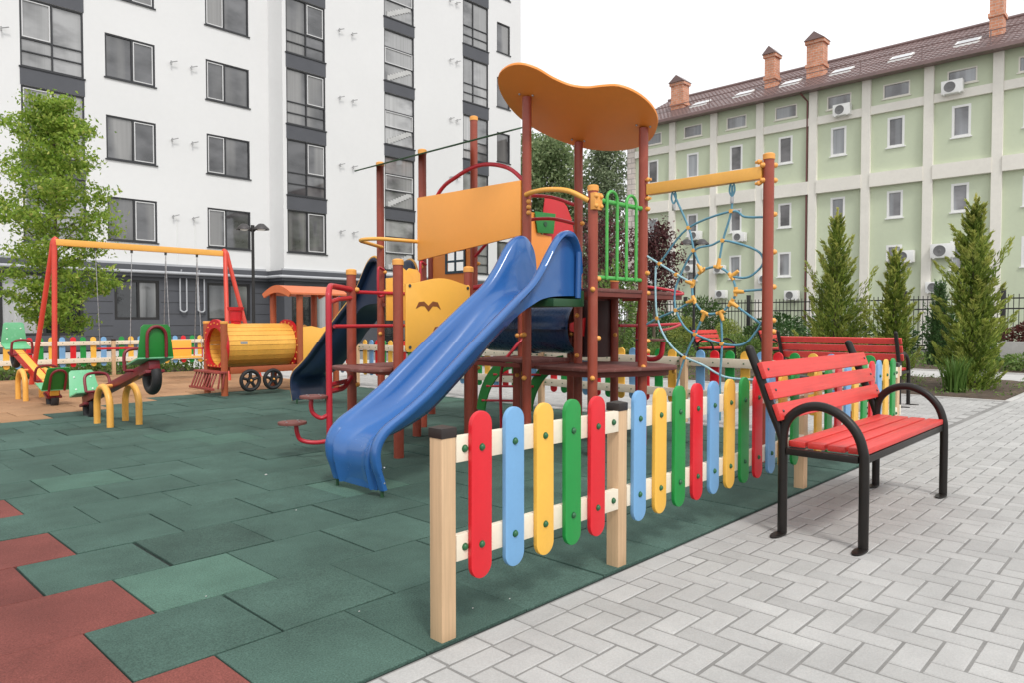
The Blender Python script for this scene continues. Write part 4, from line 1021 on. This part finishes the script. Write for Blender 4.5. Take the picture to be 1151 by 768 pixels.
for i in range(6):
    m = MB(); fbox(m, F1f, 6.44, 8.47, 3.95+2.42+P3*i+.004, 3.95+P3*(i+1)-.05, -.02, .03); obj('spandrel', m, 'dkband', wb, smooth=False)
    m = MB(); fbox(m, F2f, 15.91, 17.88, 3.58+2.42+P3*i+.004, 3.58+P3*(i+1)-.05, -.02, .03); obj('spandrel', m, 'dkband', wb, smooth=False)
    m = MB(); fbox(m, F2f, 21.10, 22.98, 3.62+2.5+P3*i+.004, 3.62+P3*(i+1)-.05, -.02, .03); obj('spandrel', m, 'dkband', wb, smooth=False)
    m = MB(); fbox(m, F2f, 26.26, 28.20, 3.75+2.38+P3*i+.004, 3.75+P3*(i+1)-.05, -.02, .03); obj('spandrel', m, 'dkband', wb, smooth=False)
    # stair flight behind the stair glass
    z = 3.62+P3*i
    m = MB()
    for k_ in range(9): m.box(21.35+k_*.16, 21.35+(k_+1)*.16, 28.80, 28.828, z+.05+k_*.075, z+.30+k_*.075)
    obj('stair_flight', m, 'inner_stair', wb, smooth=False)
# ground storey in dark cladding
gop = [(9.36,11.0,1.18,2.74),(12.92,14.8,1.15,2.74),(5.7,8.3,.6,2.86),(1.5,4.0,.9,2.8)]
m = MB(); wall_grid(m, F1f, [-30,15.75], [0,.55,.95,1.42,1.88,2.35,2.88], gop, .10); gop2 = [(16.1,18.0,.4,2.7),(18.6,20.0,.9,2.7),(20.9,22.9,.1,2.7),(26.2,28.1,.9,2.7)]
wall_grid(m, F2f, [15.75,30.82], [0,2.88], gop2, .10); m.quad((15.75,30,0),(15.75,28.75,0),(15.75,28.75,2.88),(15.75,30,2.88)); m.quad((30.82,28.75,0),(30.82,44,0),(30.82,44,3.6),(30.82,28.75,3.6))
obj('ground_storey', m, 'dkband', wb, smooth=False, recalc=False)
for z in (.55,.95,1.42,1.88,2.35):
    for a, b in ((8.35,9.3),(11.05,12.86),(14.86,15.70)): m = MB(); fbox(m, F1f, a, b, z-.012, z+.012, -.006, .0); obj('cladding_joint', m, 'frame', wb, smooth=False)
for o_ in gop: window(wb, F1f, *o_, ((o_[0]+o_[1])/2+.05,), (), None, 'glassdark', 'iron', sill=False, fw=.10)
for o_ in gop2: window(wb, F2f, *o_, ((o_[0]+o_[1])/2,), (), None, 'glassdark', 'iron', sill=False, fw=.09)
m = MB(); fbox(m, F1f, -30, 15.60, 2.88, 3.33, -.22, .05); fbox(m, F2f, 15.53, 31.0, 2.88, 3.33, -.22, .05); fbox(m, F1f, 15.53, 15.75, 2.88, 3.33, -1.2, -.222)
obj('cornice', m, 'dkband', wb, smooth=False)
m = MB(); fbox(m, F1f, -30, 15.5, 3.335, 3.42, -.12, .0); fbox(m, F2f, 15.62, 30.9, 3.335, 3.41, -.12, .0); obj('cornice_cap', m, 'pipe', wb, smooth=False)
m = MB(); m.tube([(-30,29.72,3.06),(15.42,29.72,3.06),(15.45,29.70,3.06),(15.46,28.5,3.06),(15.52,28.46,3.06),(31,28.46,3.06)], .065, 10); obj('cornice_pipe', m, 'pipe', wb)
for x in (11.78,12.50):
    m = MB(); m.tube(catmull([(x,29.74,3.2),(x,29.86,3.0),(x,29.9,2.8),(x,29.9,1.7),(x+.02,29.88,1.56),(x+.13,29.86,1.50),(x+.24,29.88,1.56),(x+.26,29.9,1.7),(x+.26,29.9,2.95)], 4), .032, 8); obj('vent_pipe', m, 'pipe', wb)
# paired spot brackets on the white walls
for x in (11.72,12.44):
    m = MB(); m.tube([(x,29.975,3.42),(x,29.975,5.3)], .012, 6); obj('cable', m, 'white', wb)
def bracket(f, u, z):
    m = MB(); p0 = f(u,z,0); m.tube([f(u,z,0), f(u,z,-.14)], .016, 6); m.tube([f(u,z+.05,-.12), f(u,z-.10,-.12)], .03, 8); m.tube([f(u,z,-.12), f(u+.22,z+.08,-.16)], .022, 6); obj('wall_bracket', m, 'spot', wb)
for i in range(7):
    z = 5.35+P3*i
    for u in (11.55,12.35): bracket(F1f, u, z)
    for u in (18.55,19.25): bracket(F2f, u, z-.1)
    for u in (25.3,25.75): bracket(F2f, u, z+.3)
    bracket(F1f, 5.9, z-.3)

# ---- green building
gb = thing('green_building', 'long pale green building with cream bands and a maroon roof with brick chimneys', 'building', (32,12,0))
Gf = lambda u, z, d_: (32+d_, u, z)     # u = world y
pil = [-1.35,.95,3.24,5.52,7.81,10.12,12.30,14.72,17.03,19.3]
ys0, ys1 = -8., 21.95
gops = []; GW = []
bays = list(zip(pil, pil[1:]))+[(19.3,21.6)]
for a, b in bays:
    c2 = (a+b)/2+.05
    for (z0, z1, hw) in ((8.21,9.43,.32),(5.34,6.44,.30),(3.13,4.24,.30),(10.22,10.80,.50)):
        gops.append((c2-hw,c2+hw,z0,z1)); GW.append((c2-hw,c2+hw,z0,z1))
m = MB(); wall_grid(m, Gf, [ys0,ys1], [0,11.15], gops, .13); m.quad((32,ys1,0),(44,ys1,0),(44,ys1,11.15),(32,ys1,11.15)); m.quad((32,ys0,0),(44,ys0,0),(44,ys0,11.15),(32,ys0,11.15)); m.quad((44,ys0,0),(44,ys1,0),(44,ys1,11.15),(44,ys0,11.15))
obj('wall', m, 'limegreen', gb, smooth=False, recalc=False)
for a in GW:
    attic = a[2] > 10
    window(gb, Gf, a[0], a[1], a[2], a[3], (), (), None, 'glassgreen', 'cream' if attic else 'white', sill=True, fw=.05 if attic else .085, dep=.07)
for p in pil:
    m = MB(); fbox(m, Gf, p-.17, p+.17, 0, 11.1, -.16, .0); obj('pilaster', m, 'cream', gb, smooth=False)
segs = list(zip([ys0]+pil, pil+[21.55]))
for z0, z1, dd in ((9.66,10.0,.12),(6.68,7.24,.20)):
    for a, b in segs:
        m = MB(); fbox(m, Gf, a+.172, b-.172 if b in pil else b, z0, z1, -dd, .0); obj('band', m, 'cream', gb, smooth=False)
m = MB(); fbox(m, Gf, 21.56, 21.97, 0, 11.1, -.12, .0); fbox(m, lambda u, z, d_: (u, 21.96+.0-d_, z), 31.88, 32.5, 0, 11.1, -.06, 0.); obj('quoins', m, 'quoin', gb, smooth=False)
m = MB(); m.tube([(31.90,12.56,.2),(31.90,12.56,10.75),(31.52,12.72,11.05)], .042, 8); obj('downpipe', m, paint('downpipe_maroon', (.15,.05,.045), .4), gb)
# roof with tile ribs
ey, rx, rz_ = 31.45, 36.4, 13.75
def roof_z(x): return 11.20+(x-ey)*(rz_-11.20)/(rx-ey)
m = MB(); nseg = 150; rows = []
yb0, yb1 = -9.0, 22.3
nx = 16
for i in range(nx+1):
    x0 = ey+(rx-ey)*i/nx
    for step in (0,1):
        zz = roof_z(x0)+(.0 if step == 0 else .035)
        if i == nx and step == 1: continue
        if i == 0 and step == 0: pass
        lim = yb1-(x0-ey)*.0
        rows.append([(x0+step*.004, yb0+(yb1-yb0)*k_/(nseg*2), zz+(.028 if k_ % 2 else 0.)) for k_ in range(nseg*2+1)])
m.strip(rows)
m.quad((rx,yb0,rz_),(rx,yb1,rz_),(44.6,yb1,11.2),(44.6,yb0,11.2)); m.add([(ey,yb1,11.2),(rx,yb1,rz_+.02),(44.6,yb1,11.2)],[(0,1,2)])
ro = obj('roof', m, 'roof', gb, smooth=False)
m = MB(); m.box(ey-.12,ey+.02,yb0,yb1,11.08,11.22); m.box(ey+.02,31.83,yb0,yb1,11.10,11.14); obj('gutter', m, 'roof', ro, smooth=False)
m = MB(); m.tube([(rx,yb0,rz_+.05),(rx,yb1,rz_+.05)], .10, 8); obj('ridge', m, 'roof', ro)
m = MB()
for dz in (.28,.52): m.tube([(31.95,yb0,roof_z(31.95)+dz),(31.95,yb1-.3,roof_z(31.95)+dz)], .018, 6)
y = yb1-.4
while y > yb0:
    m.tube([(31.95,y,roof_z(31.95)),(31.95,y,roof_z(31.95)+.56)], .02, 6); y -= 2.3
obj('snow_rail', m, 'roof', ro)
for (yc, zt, hw, xx_) in ((19.84,13.85,.36,33.5),(14.88,14.05,.24,33.5),(12.78,14.15,.36,33.5),(5.86,14.4,.22,33.5)):
    m = MB(); zb = roof_z(xx_-.5)-.2
    m.box(xx_-.3,xx_+.3,yc-hw,yc+hw,zb,zt-.35); m.box(xx_-.35,xx_+.35,yc-hw-.05,yc+hw+.05,zt-1.5,zt-1.35); m.box(xx_-.35,xx_+.35,yc-hw-.07,yc+hw+.07,zt-.45,zt-.30)
    ch_ = obj('chimney', m, 'chimney', ro, smooth=False)
    m = MB(); m.add([(xx_-.42,yc-hw-.1,zt-.3),(xx_+.42,yc-hw-.1,zt-.3),(xx_+.42,yc+hw+.1,zt-.3),(xx_-.42,yc+hw+.1,zt-.3),(xx_-.42,yc,zt+.06),(xx_+.42,yc,zt+.06)], [(0,1,2,3),(0,4,5,1),(2,5,4,3),(0,3,4),(1,5,2)]); obj('chimney_cap', m, 'roof', ch_, smooth=False)
for yc in (18.44,16.1,13.8,11.55,9.17,6.78):
    xa, xb = 32.75, 33.45
    m = MB(); 
    vs = [(x, yc+s*.42, roof_z(x)+dz) for dz in (.02,.12) for x in (xa,xb) for s in (-1,1)]
    m.add(vs, [(0,1,3,2),(6,7,5,4),(0,2,6,4),(1,5,7,3),(0,4,5,1),(2,3,7,6)]); sk = obj('skylight', m, 'white', ro, smooth=False)
    m = MB(); m.quad((xa+.07,yc-.34,roof_z(xa+.07)+.125),(xb-.07,yc-.34,roof_z(xb-.07)+.125),(xb-.07,yc+.34,roof_z(xb-.07)+.125),(xa+.07,yc+.34,roof_z(xa+.07)+.125)); obj('pane', m, 'glassgreen', sk, smooth=False)
# air conditioners
def aircon(y, z, s, label):
    a = thing('air_conditioner', label, 'air conditioner', (31.6,y,z), 0, 'air conditioners on the green building')
    m = MB(); m.box(31.62,31.92,y-.42*s,y+.42*s,z-.29*s,z+.29*s); obj('casing', m, 'white', a, bevel=.02)
    m = MB(); rows = [[(31.617-dx, y+.08*s+r_*s*math.cos(2*math.pi*i/20), z+r_*s*math.sin(2*math.pi*i/20)) for i in range(20)] for r_, dx in ((.23,0),(.22,.012),(.19,.004),(.06,.002),(.05,.012),(.001,.014))]
    m.strip(rows, True); obj('fan_grille', m, 'fan', a)
    m = MB()
    for s2 in (-1,1): m.box(31.60,31.99,y+s2*.3*s-.02,y+s2*.3*s+.02,z-.33*s,z-.295*s)
    obj('wall_bracket', m, 'white', a)
for y, z, s, lab in ((11.05,10.05,1.,'white air conditioner just under an attic window, nearer the maroon downpipe'),
    (6.98,10.10,1.05,'white air conditioner under the attic window high above the big conifer'),
    (7.22,3.86,1.15,'large white air conditioner fixed to the wall between two conifer tips'),
    (8.55,3.72,1.,'white air conditioner partly hidden by the tip of the middle conifer'),
    (17.9,5.32,1.,'white air conditioner under a second-row window, leftmost of those seen through the net'),
    (15.6,5.06,1.,'white air conditioner on the left of the rope net\'s red post, under a window'),
    (18.2,3.72,.9,'white air conditioner with a dark fan, lower left of those seen through the net'),
    (16.6,3.60,.9,'white air conditioner just above the centre ring of the rope net'),
    (16.5,2.42,.9,'lowest white air conditioner seen through the rope net, right above the iron fence'),
    (14.35,3.05,.9,'white air conditioner seen just beside the red end post of the rope net'),
    (13.1,2.28,1.,'low white air conditioner on the right of the red end post, above the fence'),
    (7.46,2.45,.9,'white air conditioner showing above the small dark thuja')):
    aircon(y, z, s*(.72 if y > 12.7 else .82), lab)

# ------------------------------------------------------------------ iron fence
fe = thing('iron_fence', 'black iron railing fence along the foot of the green building', 'fence', (25,12,0))
m = MB(); y = -2.
while y < 27:
    m.box(24.99,25.01,y-.010,y+.010,.2,1.92); y += .13
obj('balusters' if False else 'railing', m, 'iron', fe, smooth=False)
m = MB()
for z in (.35,1.5,1.80): m.box(24.97,24.988,-2,27,z-.02,z+.02)
obj('rail', m, 'iron', fe, smooth=False)
y = -1.1
while y < 27:
    m = MB(); m.box(24.94,25.06,y-.06,y+.06,0,2.08); obj('post', m, 'iron', fe, bevel=.008)
    y += 2.6
lw = MB(); lw.box(24.9,25.1,-2,27,0,.2)
obj('plinth', lw, 'concrete', fe)
lw = MB(); lw.box(21.3,21.6,-1.5,3.55,0,.62); o = obj('low_wall', lw, 'concrete', bevel=.01); tag(o, 'low pale concrete wall before the iron fence, right of the big conifer', 'wall')

# ------------------------------------------------------------------ trees and plants
def trunkmesh(mb, pts, r0, r1, n=8): mb.tube(catmull(pts, 3), r0, n, r1=r1)
def branchy(x, y, h, trunk_h, r0, spread, seed, nb=26, crown=None):
    """trunk + limbs; returns mesh builder and limb sample points"""
    rs = random.Random(seed); m = MB()
    trunkmesh(m, [(x,y,-.05),(x+rs.uniform(-.04,.04)*h*.2,y,h*.35),(x+rs.uniform(-.03,.03)*h*.2,y,h*.7),(x,y,h*.97)], r0, r0*.15)
    tips = []
    for i in range(nb):
        f = i/(nb-1); z = trunk_h+(h*.93-trunk_h)*f
        a = i*2.4+rs.uniform(-.5,.5); ln = spread(f)*rs.uniform(.75,1.1)
        dx, dy = math.cos(a)*ln, math.sin(a)*ln; rise = ln*rs.uniform(.25,.7)
        p1 = (x+dx*.45,y+dy*.45,z+rise*.35); p2 = (x+dx,y+dy,z+rise)
        m.tube(catmull([(x,y,z),p1,p2], 3), max(.006,r0*.32*(1-f*.6)), 6, r1=.004)
        for k in range(3):
            b = rs.uniform(-1.2,1.2); q = .35+.3*k; l2 = ln*.4
            sx, sy, sz = x+dx*q, y+dy*q, z+rise*q*.85
            e = (sx+math.cos(a+b)*l2, sy+math.sin(a+b)*l2, sz+l2*rs.uniform(-.05,.5)); m.tube([(sx,sy,sz),e], .006, 5, r1=.003); tips.append((sx,sy,sz)); tips.append(e)
        tips.append(p2); tips.append(p1)
    return m, tips
def cluster(tips, per, sig, seed, zs=.7):
    rs = np.random.RandomState(seed); T = np.array(tips); n = len(T)
    out = []
    for p in T:
        k = int(per*rs.uniform(.4,1.5)); s = sig*rs.uniform(.6,1.3)
        out.append(p+rs.normal(size=(k,3))*np.array([s,s,s*zs]))
    return np.concatenate(out)
# the young tree behind the swing
tx, ty = 4.55, 18.35
tr = thing('young_tree', 'bright green young broadleaf tree behind the far picket fence and swing', 'tree', (tx,ty,0))
mb, tips = branchy(tx, ty, 6.35, .9, .06, lambda f: .22+1.0*math.sin(math.pi*min(1,(f*.86+.12)))**.8*(1-.35*f), 11, 48)
obj('trunk', mb, 'bark', tr)
cl = cluster(tips, 60, .135, 5, .6)
leaves('crown', cl, 'leaf_sapling', tr, .088, .55, up=np.tile([0,0,-.3],(len(cl),1)), jit=.8, seed=3)
# conifers: plumes sweeping up and out
def conifer(name, x, y, h, rad, label, mat='leaf_conifer', seed=1, n=150, dense=110, out=.8, group=None, taper=.58, low=.08, size=.088, core=.22):
    t_ = thing(name, label, 'tree', (x,y,0), 0, group); rs = random.Random(seed); nr = np.random.RandomState(seed)
    m = MB(); m.tube([(x,y,-.05),(x,y,h*.5),(x,y,h*.94)], [rad*.09,rad*.06,.008], 7)
    pos, ups, gr = [], [], []
    for i in range(n):
        f = (i+rs.random())/n
        z = low+(h*.93-low)*f
        prof = max(.05, (1-f)**taper)*min(1, .7+f*1.5); rr = rad*prof*rs.uniform(.45,1.12)*(1.38 if rs.random() < .2 else 1)
        a = i*2.39996+rs.uniform(-.35,.35); o_ = out*rs.uniform(.7,1.25); up_ = rs.uniform(.55,1.0)*(1+f*.4)
        dirv = np.array([math.cos(a)*o_, math.sin(a)*o_, up_]); dirv /= np.linalg.norm(dirv)
        L_ = max(.16, rr*rs.uniform(.85,1.15))/max(.35, math.hypot(dirv[0],dirv[1]))*.78
        b0 = np.array([x+math.cos(a)*rr*.18, y+math.sin(a)*rr*.18, z-L_*.25])
        side = np.cross(dirv, [0,0,1]); side /= np.linalg.norm(side); nrm = np.cross(side, dirv)
        k = int(dense*.62*min(1.7, max(.35, L_/(rad*1.0)))); s = nr.rand(k)**.85; wd_ = (.15*L_*np.sin(np.pi*np.clip(s*.86+.1,0,1))**.8)
        q = nr.uniform(-1,1,k)
        p = b0+dirv*(L_*s)[:,None]+side*(q*wd_)[:,None]+nrm*(nr.normal(size=k)*wd_*.35)[:,None]
        p[:,2] += -.12*L_*s*(1-s)*2
        u = dirv*1.0+side*(q*.75)[:,None]+nr.normal(size=(k,3))*.18
        pos.append(p); ups.append(u); gr.append(np.clip((s-.45)*1.5, 0, 1)*(.3+.7*nr.rand(k))*(.6+.6*f))
        m.tube([(x,y,z-L_*.35),tuple(b0),tuple(b0+dirv*L_*.8)], .006, 4, r1=.002)
    # inner, older sprays that close the middle
    k = int(n*dense*core*.35); f = nr.rand(k)**1.1; a = nr.rand(k)*6.283; r_ = rad*.62*np.maximum(.05,(1-f)**taper)*np.sqrt(nr.rand(k))
    pos.append(np.stack([x+r_*np.cos(a), y+r_*np.sin(a), low*.5+h*.93*f],1)); ups.append(np.stack([np.cos(a)*.6,np.sin(a)*.6,np.ones(k)],1)+nr.normal(size=(k,3))*.3); gr.append(np.zeros(k))
    s = nr.rand(110); p = np.array([x,y,h*.84])+np.array([.02,0,h*.16])*s[:,None]+nr.normal(size=(110,3))*.035*(1.1-s)[:,None]; pos.append(p); ups.append(np.tile([0,0,1.],(110,1))+nr.normal(size=(110,3))*.4); gr.append(.4+.6*s)
    obj('trunk', m, 'bark', t_)
    leaves('crown', np.concatenate(pos), mat, t_, size, .26, up=np.concatenate(ups), jit=.12, seed=seed, growth=np.concatenate(gr))
    return t_
conifer('conifer', 13.52, 2.62, 3.18, .66, 'tallest feathery yellow-green conifer at the paved corner of the bed', seed=2, n=165, dense=190, group='feathery conifers')
conifer('conifer', 14.72, 4.12, 2.52, .50, 'slim shorter feathery conifer between the two bigger conifers', seed=3, n=120, dense=150, group='feathery conifers')
conifer('conifer', 15.1, 5.32, 3.42, .84, 'broad feathery conifer standing behind the red bench that shows its back', seed=4, n=165, dense=175, group='feathery conifers', taper=.7)
conifer('thuja', 20.2, 4.62, 2.12, .50, 'small dark green cone-shaped thuja behind the tallest conifer', 'leaf_thuja', seed=5, n=220, dense=70, out=.45, taper=.75, size=.06, core=1.)
# iris clump
def blades(name, x, y, h, n, rad, label, seed, mat='leaf_blade'):
    t_ = thing(name, label, 'plant', (x,y,0)); rs = random.Random(seed); m = MB()
    for i in range(n):
        a = rs.uniform(0,6.28); r_ = rs.uniform(0,rad); hx = h*rs.uniform(.5,1.05); ln = rs.uniform(.15,.55)*hx*.7; w_ = rs.uniform(.008,.014)
        b = a+rs.uniform(-.7,.7); px, py = x+r_*math.cos(a), y+r_*math.sin(a); cs, sn = -math.sin(b)*w_, math.cos(b)*w_
        pts = [(px+math.cos(b)*ln*t_2**2, py+math.sin(b)*ln*t_2**2, .01+hx*(t_2-.15*t_2**3)) for t_2 in (0,.35,.7,1.)]
        ws = (1,1.05,.7,.08); vs = []
        for p, k in zip(pts, ws): vs += [(p[0]-cs*k,p[1]-sn*k,p[2]),(p[0]+cs*k,p[1]+sn*k,p[2])]
        m.add(vs, [(0,1,3,2),(2,3,5,4),(4,5,7,6)])
    obj('leaf_blades', m, mat, t_, recalc=False); return t_
blades('iris_plant', 12.82, 2.72, .68, 170, .16, 'clump of tall green sword leaves at the foot of the tallest conifer', 4)
blades('iris_plant', 11.0+1.3, 7.9, .8, 150, .2, 'clump of sword leaves behind the side fence, left of the far bench', 6)
def bush(name, x, y, rx, ry, h, mat, label, n=900, seed=1, size=.07, group=None, z0=.02, aspect=.5, cat='shrub', stems=True, lump=.35):
    t_ = thing(name, label, cat, (x,y,0), 0, group); rs = np.random.RandomState(seed)
    u = rs.normal(size=(n,3)); u /= np.linalg.norm(u, axis=1)[:,None]; k = rs.normal(size=(7,3)); k /= np.linalg.norm(k,axis=1)[:,None]
    bump_ = 1+lump*(np.max(u @ k.T, axis=1)-.65)
    r_ = (rs.rand(n)**.33)[:,None]*bump_[:,None]
    p = u*r_*np.array([rx,ry,h/2])+np.array([x,y,z0+h/2])
    p[:,2] = np.maximum(p[:,2], .03)
    m = MB(); rr = random.Random(seed)
    for i in range(9):
        a = rr.uniform(0,6.28); m.tube([(x+.03*math.cos(a),y+.03*math.sin(a),-.02),(x+rx*.45*math.cos(a),y+ry*.45*math.sin(a),h*.6)], .01, 5, r1=.004)
    obj('stems', m, 'bark', t_); leaves('foliage', p, mat, t_, size, aspect, up=u*np.array([1,1,.6]), jit=.8, seed=seed); return t_
bush('round_bush', 19.5, 11.4, .47, .47, .95, 'leaf_lime', 'round yellow-green clipped bush seen through the net, left of the far bench', 2600, 3, .05, lump=.1, z0=.35)
bush('round_bush', 20.5, 10.4, .40, .40, .8, 'leaf_lime', 'smaller round yellow-green bush above the right end of the far bench', 2000, 4, .05, lump=.1, z0=.4)
bush('conifer_shrub', 21.6, 11.9, .8, .8, 1.9, 'leaf_shrub', 'loose dark green shrub rising behind the two round yellow-green bushes', 2600, 5, .10, z0=.0)
bush('low_shrub', 14.6, 9.0, .6, .7, .75, 'leaf_mid', 'low olive-green shrub just left of the far bench', 1500, 6, .07)
bush('low_shrub', 12.9, 9.6, .7, .7, .8, 'leaf_mid', 'pale green leafy shrub behind the side fence and red step climber', 1500, 7, .08)
bush('low_shrub', 13.9, 11.2, .7, .7, .9, 'leaf_lime', 'yellow-green shrub farther behind the step climber', 1300, 8, .08)
bush('low_shrub', 19.2, 9.3, .8, 1.2, .75, 'leaf_mid', 'spreading bright green shrub behind the far bench on its right', 2200, 9, .08)
bush('low_shrub', 19.4, 7.4, .6, 1.0, .6, 'leaf_shrub', 'low dark green shrub behind the red bench that shows its back', 1600, 10, .08)
bush('red_shrub', 22.8, 3.05, .9, .8, 1.0, 'leaf_maple', 'low dark red shrub right of the tallest conifer', 2200, 11, .08, z0=.25)
bush('low_shrub', 19.0, 2.5, .6, .8, .42, 'leaf_mid', 'low green plants before the low concrete wall', 1400, 12, .07)
bush('low_shrub', 22.6, 2.2, .8, 1.0, 1.35, 'leaf_shrub', 'dark green shrub behind the low concrete wall by the fence', 1800, 13, .09)
bush('conifer_shrub', 22.2, 13.9, .8, .8, 1.5, 'leaf_thuja', 'dark green shrub left of the round yellow-green bushes, seen between the net and the tower', 2000, 15, .10)
bush('conifer_shrub', 22.3, 9.6, .8, .9, 1.45, 'leaf_thuja', 'dark green shrub right behind the red end post of the rope net', 2000, 16, .10)
bush('leafy_shrub', 20.4, 14.9, .8, .9, 1.25, 'leaf_mid', 'light green leafy shrub behind the right step climber', 2000, 17, .09)
rr = random.Random(21)
y = 4.4; i = 0
while y < 24:
    hh = rr.uniform(1.0,1.55)
    bush('hedge_shrub', 24.1+rr.uniform(-.25,.25), y, rr.uniform(.4,.55), rr.uniform(.5,.62), hh, 'leaf_thuja' if i % 3 else 'leaf_shrub', 'dark green shrub in the row planted before the black iron fence', 900, 40+i, .10, 'shrubs along the iron fence')
    y += rr.uniform(1.0,1.3); i += 1
# plum tree and background trees
px, py = 15.3, 9.75
pl = thing('purple_plum_tree', 'small purple-leaved tree on a thin trunk behind the right tower post', 'tree', (px,py,0))
mb, tips = branchy(px, py, 3.55, 1.45, .05, lambda f: .2+.36*math.sin(math.pi*min(1,f*.8+.15)), 17, 22); obj('trunk', mb, 'bark', pl)
leaves('crown', cluster(tips, 26, .13, 8, .8), 'leaf_plum', pl, .085, .5, seed=8)
px, py = 13.6, 10.3
pl = thing('purple_plum_tree', 'purple-leaved tree seen between the green barrier bars', 'tree', (px,py,0))
mb, tips = branchy(px, py, 3.6, 1.0, .05, lambda f: .3+.65*math.sin(math.pi*min(1,f*.8+.15)), 18, 24); obj('trunk', mb, 'bark', pl)
leaves('crown', cluster(tips, 22, .15, 9, .8), 'leaf_plum', pl, .085, .5, seed=9)
bush('tall_shrub', 13.0, 9.2, .55, .55, 2.3, 'leaf_mid', 'tall light green shrub seen between the green barrier bars', 1900, 14, .08, z0=.1)
def bigtree(x, y, h, rad, mat, label, seed, th=1.5, per=60, sig=.5, size=.3, nb=34, prof=None, name='tree'):
    t_ = thing(name, label, 'tree', (x,y,0)); prof = prof or (lambda f: rad*(.35+.75*math.sin(math.pi*min(1,f*.85+.12))))
    mb, tips = branchy(x, y, h, th, h*.016, prof, seed, nb); obj('trunk', mb, 'bark', t_)
    leaves('crown', cluster(tips, per, sig, seed, .8), mat, t_, size, .6, seed=seed); return t_
bigtree(41.6, 36.2, 15.6, 2.75, 'leaf_tree', 'large rounded green tree beyond the gap between the two buildings', 31, 4.0, 64, .62, .27, 46)
bigtree(42.5, 31.2, 14.4, 1.55, 'leaf_poplar', 'airy pale green poplar beside the rounded tree, beyond the play tower', 32, 3.0, 30, .34, .20, 70)
bigtree(40.0, 31.6, 6.2, 1.9, 'leaf_poplar', 'lower pale tree in the gap, close to the corner of the green building', 33, 1.6, 40, .45, .22, 34)
# planting under the far picket fence and low weeds (ground cover)
rs = np.random.RandomState(77); n = 9000
p = np.stack([rs.uniform(-3.8,7.0,n), rs.uniform(16.35,18.4,n), rs.uniform(0,1,n)**1.8*.30], 1)
o = leaves('ground_cover', p, 'leaf_mid', None, .09, .5, up=np.tile([0,0,.6],(n,1)), jit=.6, seed=5); o['kind'] = 'stuff'
n = 7000; p = np.stack([rs.uniform(12.12,15.8,n), 1.98+rs.uniform(0,1,n)*8, rs.uniform(0,1,n)**2*.10], 1); kk = (np.sin(p[:,0]*5+p[:,1]*3)+np.sin(p[:,1]*7.3)+rs.normal(size=n)*.6) > .3; p = p[kk]
o = leaves('ground_cover', p, 'leaf_mid', None, .055, .4, up=np.tile([0,0,.6],(len(p),1)), jit=.6, seed=6); o['kind'] = 'stuff'
n = 9000; p = np.stack([rs.uniform(18.3,25.4,n), rs.uniform(2,24,n), rs.uniform(0,1,n)**2*.28], 1)
o = leaves('ground_cover', p, 'leaf_mid', None, .11, .5, up=np.tile([0,0,.6],(n,1)), jit=.6, seed=7); o['kind'] = 'stuff'
